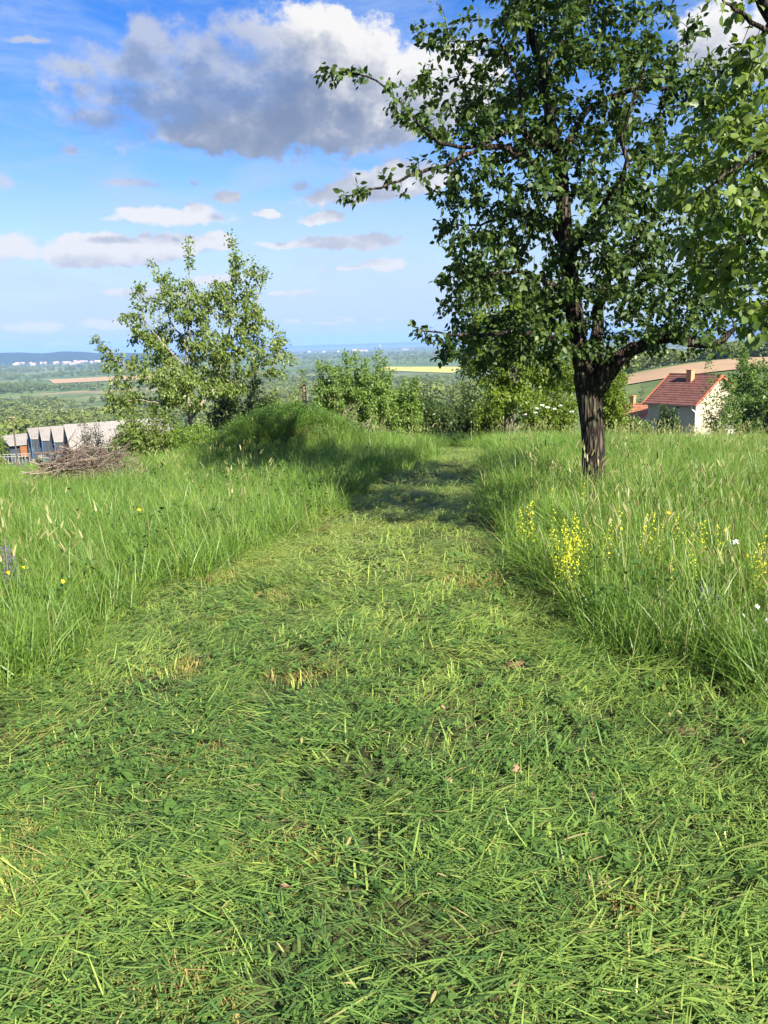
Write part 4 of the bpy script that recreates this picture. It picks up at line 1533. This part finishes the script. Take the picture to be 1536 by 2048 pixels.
k = (path_mask(x, y) > -0.15) & (rg.random(len(x)) < 1.5 * patchy(x + 1, y + 4, 1.1) - 0.3)
x, y = x[k], y[k]
n = len(x)
scatter('cut_swathes', wr_src, np.stack([x, y, H(x, y) + 0.008], -1), 0.9 * wavy(x, y, 0.9) + 0.7 * wavy(y, x, 2.1) + rg.normal(0, 0.35, n), rg.normal(0, 0.10, (n, 2)), rg.uniform(0.7, 1.2, n)[:, None] * np.ones((1, 3)), rg.integers(0, 4, n), np.clip(rg.normal(0.6, 0.25, n), 0, 1), 'small swathes of longer cut grass left on the path')
th_src = [tuft(225 + k, 30, 0.06, 0.02, 0.07, 0.0036, M['thatch'], 0.7, 0.7, 3) for k in range(3)]
cx, cy2 = fan_points(rg, 70, 0.9, 8.0)
x = (cx[:, None] + rg.normal(0, 0.10, (70, 16))).ravel()
y = (cy2[:, None] + rg.normal(0, 0.07, (70, 16))).ravel()
k = (path_mask(x, y) > 0) & (y > 0.7)
x, y = x[k], y[k]
n = len(x)
scatter('scalped_patches', th_src, np.stack([x, y, H(x, y) + 0.002], -1), rg.uniform(0, 6.28, n), rg.normal(0, 0.15, (n, 2)), rg.uniform(0.7, 1.2, n)[:, None] * np.ones((1, 3)), rg.integers(0, 3, n), rg.random(n), 'yellowed scalped patches in the mown strip')
stub_src = [tuft(230 + k, 26, 0.06, 0.025, 0.07, 0.0034, M['mown'], 0.6, 0.8, 3) for k in range(6)] + [tuft(240 + k, 20, 0.05, 0.04, 0.11, 0.0034, M['mown'], 0.7, 0.9, 3) for k in range(2)]
X, Y = [], []
for y0, y1, dens in [(0.75, 2.6, 95), (2.6, 5.0, 70), (5.0, 9.0, 36), (9.0, 17, 16)]:
    area = (0.60 * (y0 + y1) + 1.0) * (y1 - y0)
    x, y = fan_points(rg, int(area * dens), y0, y1)
    X.append(x)
    Y.append(y)
X, Y = np.concatenate(X), np.concatenate(Y)
k = (path_mask(X, Y) > -0.1) & (rg.random(len(X)) < 0.10 + 0.65 * patchy(X + 9, Y, 1.6))
X, Y = X[k], Y[k]
n = len(X)
s = rg.uniform(0.7, 1.25, n) * (1 + 0.02 * Y)
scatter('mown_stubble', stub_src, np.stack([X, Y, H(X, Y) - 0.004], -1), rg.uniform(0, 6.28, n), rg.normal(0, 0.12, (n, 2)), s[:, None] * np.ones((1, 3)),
        np.where(rg.random(n) < 0.9, rg.integers(0, 6, n), rg.integers(6, 8, n)), np.clip(0.54 + 0.18 * np.clip((Y - 2.8) / 2.5, 0, 1) + 0.7 * (patchy(X + 5, Y + 2, 1.7) - 0.45) + rg.normal(0, 0.18, n), 0, 1), 'short standing stubble of the mown strip')  # farther stubble tinted lighter to paint in its sunlit tips
clov_src = [clover(260 + k, 9, 0.09, M['clover']) for k in range(4)]
x, y = fan_points(rg, 1900, 0.75, 5.0)
k = (path_mask(x, y) > -0.1) & (rg.random(len(x)) < patchy(x - 4, y + 7, 1.2) * 1.3 - 0.35)
x, y = x[k], y[k]
n = len(x)
scatter('clover', clov_src, np.stack([x, y, H(x, y)], -1), rg.uniform(0, 6.28, n), rg.normal(0, 0.1, (n, 2)), rg.uniform(0.7, 1.3, n)[:, None] * np.ones((1, 3)), rg.integers(0, 4, n), rg.random(n), 'clover leaves among the cut grass')
herb_src = [broad(270 + k, 4, 0.05, 0.055, M['herb'], 1.25, 0.03) for k in range(4)]
x, y = fan_points(rg, 700, 0.8, 6.0)
k = path_mask(x, y) > -0.2
x, y = x[k], y[k]
n = len(x)
scatter('broadleaf_weeds', herb_src, np.stack([x, y, H(x, y) + 0.01], -1), rg.uniform(0, 6.28, n), rg.normal(0, 0.2, (n, 2)), rg.uniform(0.5, 1.2, n)[:, None] * np.ones((1, 3)), rg.integers(0, 4, n), rg.random(n), 'broad weed leaves among the cut grass')

# ---- bare soil and dry leaves on the mown strip
soil_m = flat_mat('bare_soil', (0.095, 0.060, 0.038), 0.95, 0.1, 30.0, 0.4, 0.8)
SOIL = [(405, 1642, 0.035), (585, 1650, 0.04), (1372, 1462, 0.05), (1480, 1462, 0.04), (1030, 1330, 0.04)]
for (px, py, r0) in SOIL:
    g = ground_at(px, py)
    V = [(0, 0, 0.022)]
    for k in range(18):
        rr_ = r0 * (0.7 + 0.5 * rg.random())
        V.append((rr_ * 0.55 * math.cos(k * math.pi / 9) * 1.6, rr_ * 0.5 * math.sin(k * math.pi / 9), 0.016 + 0.008 * rg.random()))
    for k in range(18):
        rr_ = r0 * (1.1 + 0.3 * rg.random())
        V.append((rr_ * math.cos(k * math.pi / 9) * 1.6, rr_ * math.sin(k * math.pi / 9), -0.015))
    Fq = [(1 + k, 1 + (k + 1) % 18, 0) for k in range(18)]
    Fr = [(19 + k, 19 + (k + 1) % 18, 1 + (k + 1) % 18, 1 + k) for k in range(18)]
    tag(link('soil_patch', np_mesh('soil_patch', V, [np.array(Fq), np.array(Fr)], soil_m, smooth=True), None, (g[0], g[1], H1(g[0], g[1]))), 'small patch of bare brown soil showing in the mown grass', None, None, 'structure')
dl_m = flat_mat('dry_leaf', (0.33, 0.20, 0.13), 0.8, 0.2, 60.0, 0.25)
lm = np_mesh('dead_leaf', LEAF_T * np.array([1.1, 1, 2.6]), [LEAF_Q, LEAF_TR], dl_m)
for (px, py, a_) in ((900, 1592, 0.4), (588, 1803, 2.0), (1172, 1608, 3.5), (440, 1545, 5.0), (1105, 1262, 1.2), (1020, 1560, 4.1), (890, 1440, 0.9)):
    g = ground_at(px, py)
    o = tag(link('dead_leaf', lm, None, (g[0], g[1], H1(g[0], g[1]) + 0.045)), 'dry curled brown leaf lying on the cut grass', 'leaf', 'dry brown leaves lying on the cut grass')
    o.rotation_euler = (0.3, 0.5, a_)
    o.scale = (0.05, 0.05, 0.05)

# ---- long meadow grass
mead_src = [tuft(300 + k, 92, 0.14, 0.20, 0.56, 0.0040, M['meadow'], 0.30, 1.0, 4) for k in range(6)] + [tuft(310 + k, 60, 0.17, 0.2, 0.46, 0.0055, M['meadow'], 0.5, 1.5, 4) for k in range(2)]
X, Y = [], []
for y0, y1, dens in [(2.2, 5.0, 48), (5.0, 9.0, 38), (9.0, 16.0, 22), (16.0, 34.0, 11)]:
    area = (0.66 * (y0 + y1) + 1.0) * (y1 - y0)
    x, y = fan_points(rg, int(area * dens), y0, y1, 0.66)
    X.append(x)
    Y.append(y)
X, Y = np.concatenate(X), np.concatenate(Y)
pm = path_mask(X, Y)
k = pm < 0.0
X, Y, pm = X[k], Y[k], pm[k]
n = len(X)
edge = np.clip(-pm / 0.5, 0, 1)
hgt = (0.90 + 0.10 * edge) * rg.uniform(0.72, 1.15, n) * (0.80 + 0.35 * patchy(X, Y, 0.5))
hgt = hgt * np.where(X > np.interp(Y, RE[:, 0], RE[:, 1]), 0.95, 0.88)
hgt = hgt * np.where(np.hypot(X - MOUND[0], Y - 16.4) < 1.9, 0.62, 1.0)
hgt = np.where(Y > PATH_END - 0.5, hgt * 0.8, hgt)
wid = 1 + 0.035 * Y
lean_l = rg.normal(0, 0.12, (n, 2))
scatter('meadow_grass', mead_src, np.stack([X, Y, H(X, Y) - 0.01], -1), rg.uniform(0, 6.28, n), lean_l, np.stack([wid, wid, hgt], -1), np.where(rg.random(n) < 0.8, rg.integers(0, 6, n), rg.integers(6, 8, n)),
        np.clip(0.15 + 0.6 * patchy(X + 2, Y, 0.6) + rg.normal(0, 0.15, n), 0, 1), 'long unmown meadow grass on both sides of the path')
sd_src = [seedheads(330 + k, 6, 0.18, 0.42, 0.70, M['seed']) for k in range(5)]
x, y = fan_points(rg, 2600, 3.0, 30.0, 0.62, 1.4)
dens = np.where(x > 0.3, 0.45, 0.14)
k = (path_mask(x, y) < -0.25) & (rg.random(len(x)) < dens)
x, y = x[k], y[k]
n = len(x)
scatter('seeding_grass', sd_src, np.stack([x, y, H(x, y)], -1), rg.uniform(0, 6.28, n), rg.normal(0, 0.1, (n, 2)), (rg.uniform(0.7, 1.05, n))[:, None] * np.stack([1 + 0.03 * y, 1 + 0.03 * y, np.ones(n)], -1), rg.integers(0, 5, n), rg.random(n), 'pale seed heads standing above the meadow grass')
# broad herbs in the meadow and nettles on the mound
hb_src = [broad(350 + k, 26, 0.15, 0.05, M['herb'], 1.1, 0.34) for k in range(4)]
x, y = fan_points(rg, 1500, 2.6, 18.0, 0.62)
k = (path_mask(x, y) < -0.05) & (patchy(x, y + 8, 0.9) > 0.5)
x1, y1 = x[k], y[k]
mx = rg.normal(MOUND[0] + 0.3, 0.95, 800)
my = rg.normal(16.2, 0.95, 800)
km = path_mask(mx, my) < -0.3
x, y = np.concatenate([x1, mx[km]]), np.concatenate([y1, my[km]])
n = len(x)
s = rg.uniform(0.6, 1.2, n) * np.where(np.arange(n) >= len(x1), 0.75, 1.0)
scatter('wild_herbs', hb_src, np.stack([x, y, H(x, y)], -1), rg.uniform(0, 6.28, n), rg.normal(0, 0.1, (n, 2)), s[:, None] * np.ones((1, 3)), rg.integers(0, 4, n), rg.random(n), 'leafy herbs and nettles in the meadow and on the mound')

# ------------------------------------------------------------------ valley trees


def tree_blob(seed, n, shape=(1, 1, 1.0), size=0.085, trunk=True):
    """tree one unit tall: crown of leaf clumps, trunk"""
    rg = np.random.default_rng(seed)
    ells = [((0, 0, 0.56), (0.34 * shape[0], 0.34 * shape[1], 0.40 * shape[2]), 1.0)]
    for _ in range(6):
        a = rg.uniform(0, 6.28)
        ells.append(((0.26 * shape[0] * math.cos(a), 0.26 * shape[1] * math.sin(a), rg.uniform(0.38, 0.78)), (0.17, 0.17, 0.17), 1.6))
    vol = np.array([e[1][0] * e[1][1] * e[1][2] * e[2] for e in ells])
    which = rg.choice(len(ells), n, p=vol / vol.sum())
    u = norm(rg.normal(0, 1, (n, 3)))
    rr = rg.random((n, 1)) ** (1 / 6)
    P = np.array([e[0] for e in ells])[which] + u * rr * np.array([e[1] for e in ells])[which]
    D = u + rg.normal(0, 0.6, (n, 3))
    Nn = u + rg.normal(0, 0.5, (n, 3))
    V, F, k = leaf_batch(P, np.cross(D, Nn) + 0.001, Nn, size * rg.uniform(0.6, 1.4, n), 1.5, True)
    crown = (V, F, np.repeat(np.clip(0.5 * rg.random(n) + 0.5 * rg.random(len(ells))[which], 0, 1), k))
    b = MB()
    b.tube([(0, 0, -0.05), (0.01, 0, 0.25), (0, 0.01, 0.55)], [0.03, 0.022, 0.008], 5)
    tv, tf = np.array(b.v), [np.array(x) for x in b.f.values()]
    return crown, (tv, tf, np.zeros(len(tv)))


def val_mat(name, stops):
    return plant_mat(name, stops, 0.28, 0.6, 0.2)


V_MATS = [val_mat('valley_a', [(0, (0.045, 0.075, 0.026)), (1, (0.09, 0.125, 0.040))]), val_mat('valley_b', [(0, (0.085, 0.12, 0.028)), (1, (0.17, 0.20, 0.055))]),
          val_mat('valley_c', [(0, (0.065, 0.095, 0.032)), (1, (0.13, 0.155, 0.055))])]
kinds = []
for k, (shp, nn) in enumerate((((1, 1, 1), 420), ((1.1, 1, 0.95), 420), ((0.8, 0.8, 1.05), 380))):
    c, t = tree_blob(400 + k, nn, shp)
    kinds.append((np_mesh('crown', c[0], c[1], V_MATS[k], c[2]), np_mesh('trunk', t[0], t[1], M['grey_bark'])))
LBL = ['dark rounded broadleaf tree in the woods below the hill', 'pale green spring tree in the woods below the hill', 'mid green slender tree in the woods below the hill']
spots = []
for _ in range(4000):
    px = rg.choice([rg.uniform(-20, 260), rg.uniform(540, 960), rg.uniform(-20, 1000)])
    d = rg.uniform(235, 560)
    a, _e = azel(px, 700)
    x, y = d * math.sin(a), d * math.cos(a)
    if all((x - q[0]) ** 2 + (y - q[1]) ** 2 > 9 ** 2 for q in spots):
        spots.append((x, y))
    if len(spots) >= 150:
        break
for i, (x, y) in enumerate(spots):
    k = int(rg.choice([0, 1, 2], p=[0.3, 0.4, 0.3]))
    h = rg.uniform(9, 17)
    o = empty('valley_tree', (x, y, H1(x, y)), LBL[k], 'tree', ['dark rounded trees in the woods below the hill', 'pale green trees in the woods below the hill', 'slender trees in the woods below the hill'][k])
    o.scale = (h * rg.uniform(0.85, 1.25), h * rg.uniform(0.85, 1.25), h)
    o.rotation_euler = (0, 0, rg.uniform(0, 6.28))
    link('crown', kinds[k][0], o)
    link('trunk', kinds[k][1], o)

# woodland masses farther off
wood_src = []
for k, shp in enumerate(((1, 1, 1), (1.15, 1.0, 0.9), (0.75, 0.8, 1.05), (1.2, 1.2, 0.8))):
    c, t = tree_blob(440 + k, 230, shp, 0.12)
    wood_src.append(src('wood', [c, (t[0], t[1], t[2])], M['valley_leaf']))
N_ = 26000
d = np.exp(rg.uniform(math.log(480), math.log(7500), N_))
aa = np.radians(rg.uniform(-36, 36, N_))
x, y = d * np.sin(aa), d * np.cos(aa)
msk = wavy(x * 0.55, y, 0.006) + 0.7 * wavy(y, x * 0.5, 0.015) + 0.3 * wavy(x, y, 0.05)
keep = msk > 0.16
hedge = (np.abs(np.sin(y * 0.0105 + 0.5 * np.sin(x * 0.003))) < 0.10) & (rg.random(N_) < 0.7)
keep |= hedge


def in_field(x, y, pxa, pxb, da, db):
    dd = np.hypot(x, y)
    az0, az1 = azel(pxa, 700)[0], azel(pxb, 700)[0]
    a = np.arctan2(x, y)
    return (dd > da) & (dd < db) & (a > az0) & (a < az1)


keep &= ~in_field(x, y, 640, 970, 1250, 2300) & ~in_field(x, y, 80, 340, 1450, 2150) & ~in_field(x, y, -60, 45, 600, 720)
keep &= ~((np.hypot(x - 115, y - 255) < 75))
x, y, d = x[keep], y[keep], d[keep]
# the belt of wood above the tan field
bx = rg.uniform(60, 260, 260)
by = rg.uniform(318, 372, 260)
x, y = np.concatenate([x, bx]), np.concatenate([y, by])
n = len(x)
s = rg.uniform(5, 13, n) * np.where(np.hypot(x, y) > 2500, 1.2, 1.0)
s[-260:] *= 0.75
clump = np.clip(0.5 + 0.6 * wavy(x, y, 0.013) + rg.normal(0, 0.18, n), 0, 1)
scatter('valley_woodland', wood_src, np.stack([x, y, H(x, y) - 0.3], -1), rg.uniform(0, 6.28, n), np.zeros((n, 2)), np.stack([s * 1.25, s * 1.25, s], -1), rg.integers(0, 4, n), clump, 'woods and hedgerows covering the valley floor')
# scrub on the slope below the crest
N_ = 900
dd = rg.uniform(34, 160, N_)
aa = np.radians(rg.uniform(-34, 34, N_))
x, y = dd * np.sin(aa), dd * np.cos(aa)
k = ~((np.hypot(x - hc[0], y - 98) < 26)) & ~((x > 8) & (y < 95))
x, y = x[k], y[k]
n = len(x)
s = rg.uniform(0.8, 2.2, n) * np.clip((np.hypot(x, y) - 20) / 60, 0.35, 1.2)
scatter('slope_scrub', wood_src, np.stack([x, y, H(x, y) - 0.2], -1), rg.uniform(0, 6.28, n), np.zeros((n, 2)), np.stack([s * 1.5, s * 1.5, s], -1), rg.integers(0, 4, n), rg.random(n), 'low scrub on the slope below the meadow')

# far town below the ridge
town_w = flat_mat('town_wall', (0.25, 0.24, 0.235), 0.8)
town_r = flat_mat('town_roof', (0.55, 0.35, 0.27), 0.8)


def town_mesh(w, d_, h, r):
    b = MB()
    b.box((0, 0, h / 2), (w, d_, h))
    wall = b.mesh('wall', town_w)
    q = MB()
    q.add([(-w / 2 - 1, -d_ / 2 - 1, h), (w / 2 + 1, -d_ / 2 - 1, h), (w / 2 + 1, d_ / 2 + 1, h), (-w / 2 - 1, d_ / 2 + 1, h), (-w / 2, 0, h + r), (w / 2, 0, h + r)], [(0, 1, 5, 4), (2, 3, 4, 5), (1, 2, 5), (3, 0, 4), (3, 2, 1, 0)])
    return wall, q.mesh('roof', town_r)


tm = [town_mesh(18, 11, 8, 4), town_mesh(12, 10, 7, 5), town_mesh(48, 22, 8, 2)]
for i in range(30):
    k = int(rg.choice([0, 1, 2], p=[0.4, 0.45, 0.15]))
    px = rg.choice([rg.normal(105, 25), rg.normal(170, 35), rg.normal(32, 9), rg.uniform(600, 860)])
    dist = rg.uniform(4000, 4900) if px < 400 else rg.uniform(5200, 7000)
    a, _e = azel(px, 700)
    x, y = dist * math.sin(a), dist * math.cos(a)
    o = empty('town_building', (x, y, H1(x, y) + 8), 'tiny pale building of the far town on the valley floor', 'building', 'far town buildings on the valley floor')
    o.rotation_euler = (0, 0, rg.uniform(-0.6, 0.6))
    link('wall', tm[k][0], o)
    link('roof', tm[k][1], o)

# ------------------------------------------------------------------ flowers in the long grass


def copy_thing(o, kids):
    c = o.copy()
    COL.objects.link(c)
    for ch in kids:
        d = ch.copy()
        COL.objects.link(d)
        d.parent = c
    return c


def flower_plant(seed, name, h, head_n, head_r, zfrom, mat, psize, label, cat, group, branches=3):
    rg = np.random.default_rng(seed)
    root = empty(name, (0, 0, 0), label, cat, group)
    b = MB()
    lean = rg.normal(0, 0.05, 2)
    spine = [np.array([lean[0] * t * t * h, lean[1] * t * t * h, t * h]) for t in np.linspace(0, 1, 5)]
    b.tube(spine, np.linspace(0.0028, 0.0012, 5), 4)
    for q in range(14):
        t = rg.uniform(0.1, 0.9)
        a = rg.uniform(0, 6.28)
        p = spine[int(t * 4)] * (1 - (t * 4) % 1) + spine[min(4, int(t * 4) + 1)] * ((t * 4) % 1)
        d = np.array([math.cos(a), math.sin(a), 0.35]) * rg.uniform(0.02, 0.045)
        x = np.cross(d, (0, 0, 1.0))
        x = x / np.linalg.norm(x) * 0.005
        b.add([p, p + d * 0.5 + x, p + d, p + d * 0.5 - x], [(0, 1, 2, 3)])
    s = b.build('stem', M['stem'], root)
    c = MB()
    fl = []
    for q in range(head_n):
        t = zfrom + (1 - zfrom) * (q + rg.random()) / head_n
        p = spine[int(min(t, 0.999) * 4)] * (1 - (t * 4) % 1) + spine[min(4, int(min(t, 0.999) * 4) + 1)] * ((t * 4) % 1)
        rr = head_r * (1.15 - 0.7 * (t - zfrom) / max(0.01, 1 - zfrom))
        a = rg.uniform(0, 6.28)
        ctr = p + np.array([math.cos(a) * rr, math.sin(a) * rr, rg.uniform(0, 0.012)]) * rg.uniform(0.35, 1)
        nrm = norm(rg.normal(0, 1, 3) + np.array([0, 0, 0.6]))
        e1 = norm(np.cross(nrm, (0.3, 0.8, 0.2)))
        e2 = np.cross(nrm, e1)
        r_ = psize * rg.uniform(0.7, 1.3)
        ring = []
        for w in range(8):
            k_ = r_ * (1.0 if w % 2 == 0 else 0.5)
            ring.append(ctr + k_ * (e1 * math.cos(w * math.pi / 4) + e2 * math.sin(w * math.pi / 4)))
        c.add(ring + [ctr + nrm * r_ * 0.35], [(w, (w + 1) % 8, 8) for w in range(8)])
        if head_n <= 6:
            fl.append(c.build('flower', mat, root))
            c = MB()
    if head_n > 6:
        fl.append(tag(c.build('flower', mat, root), kind='stuff'))
    return root, [s] + fl


def plant_flowers(protos, spots_):
    used = [False] * len(protos)
    for i, (px, py, Y, sc) in enumerate(spots_):
        k = i % len(protos)
        root, kids = protos[k]
        o = copy_thing(root, kids) if used[k] else root
        used[k] = True
        x = at(px, py, Y)[0]
        o.location = (x, Y, H1(x, Y) - 0.01)
        o.rotation_euler = (0, 0, i * 2.4)
        o.scale = (sc, sc, sc)


GY = 'yellow flowering stalks in the right hand meadow'
LY = 'yellow flowering stalk in the long grass right of the path'
protos = [flower_plant(500 + k, 'yellow_flower', 0.55, 24, 0.030, 0.45, M['yellow'], 0.0075, LY, 'flower', GY) for k in range(4)]
sp = []
rf = np.random.default_rng(77)
for (cx, Y, w, n) in ((1132, 4.55, 13, 24), (1145, 4.95, 18, 12), (1225, 4.9, 45, 11), (1320, 4.9, 60, 8), (1450, 4.6, 55, 6), (1520, 4.25, 10, 10), (1060, 5.5, 18, 6), (1100, 6.6, 60, 8)):
    for q in range(n):
        px = rf.normal(cx, w)
        Yq = rf.normal(Y, 0.18)
        if path_mask(np.array([at(px, 1100, Yq)[0]]), np.array([Yq]))[0] < 0.12:
            sp.append((px, 1100, Yq, rf.uniform(0.55, 0.95)))
plant_flowers(protos, sp)
pr_ = [flower_plant(520 + k, 'sage_flower', 0.50, 40, 0.016, 0.45, M['purple'], 0.009, 'purple sage spike standing in the long grass at the left edge', 'flower', 'purple sage spikes at the left edge') for k in range(2)]
plant_flowers(pr_, [(8, 1130, 5.1, 1.0), (22, 1130, 5.2, 0.95), (34, 1130, 5.15, 0.85), (15, 1130, 5.35, 1.0)])
pr_ = [flower_plant(530, 'sage_flower', 0.36, 40, 0.016, 0.4, M['purple'], 0.009, 'purple sage spike in the flattened grass at the lower right', 'flower', 'purple sage spikes at the lower right')]
plant_flowers(pr_, [(1395, 1290, 3.95, 0.9), (1412, 1290, 4.0, 0.75), (1432, 1290, 3.9, 0.7)])
pr_ = [flower_plant(540 + k, 'buttercup', 0.42, 5, 0.012, 0.97, M['gold'], 0.012, 'single golden buttercup among the long grass', 'flower', 'golden buttercups among the long grass') for k in range(2)]
plant_flowers(pr_, [(18, 1160, 4.7, 0.95), (42, 1155, 4.75, 1.0), (128, 1165, 4.5, 0.85), (290, 1040, 6.5, 1.1), (1530, 1210, 4.5, 0.9), (1500, 1230, 4.4, 0.8), (1365, 1310, 3.9, 0.5), (1262, 1310, 3.9, 0.45), (1330, 1140, 5.2, 1.05), (1240, 1070, 6.2, 1.05)])
pr_ = [flower_plant(550 + k, 'daisy', 0.24, 4, 0.010, 0.96, M['white_petal'], 0.012, 'small white flower in the flattened grass at the lower right', 'flower', 'small white flowers at the lower right') for k in range(2)]
plant_flowers(pr_, [(1480, 1330, 3.7, 0.9), (1505, 1325, 3.75, 1.0), (1530, 1350, 3.6, 0.9), (1470, 1200, 4.6, 1.5), (1420, 1340, 3.7, 0.8), (1500, 1375, 3.5, 0.8), (1385, 1365, 3.6, 0.7), (1530, 1290, 3.9, 1.1)])
pr_ = [flower_plant(560 + k, 'white_umbel', 0.95, 26, 0.05, 0.97, M['white_petal'], 0.016, 'white flowering umbel in front of the bushes behind the pear trunk', 'flower', 'white umbels in front of the far bushes') for k in range(2)]
plant_flowers(pr_, [(1068, 860, 18.0, 1.0), (1075, 860, 18.2, 0.9), (1092, 860, 18.1, 1.05), (1110, 860, 17.9, 1.0), (1125, 860, 18.3, 1.1), (1140, 860, 18.0, 0.95), (1052, 860, 18.4, 0.85), (1082, 860, 18.6, 1.1)])

# ------------------------------------------------------------------ the air
hz_m = bpy.data.materials.new('haze_air')
hz_m.use_nodes = True
hz_m.node_tree.nodes.clear()
HN = NT(hz_m.node_tree)
vol = HN.n('ShaderNodeVolumePrincipled')
vol.inputs['Color'].default_value = (0.30, 0.52, 1.0, 1)
vol.inputs['Density'].default_value = 0.95e-4
vol.inputs['Anisotropy'].default_value = 0.0
ho = HN.n('ShaderNodeOutputMaterial')
HN.put(ho.inputs['Volume'], vol.outputs[0])
b = MB()
zt, zb = 160.0, -90.0
b.box((0, 0, (zt + zb) / 2), (46000, 46000, zt - zb))
hz_o = b.build('haze', hz_m)
hz_o['kind'] = 'stuff'
hz_o['label'] = 'pale blue haze over the far valley'
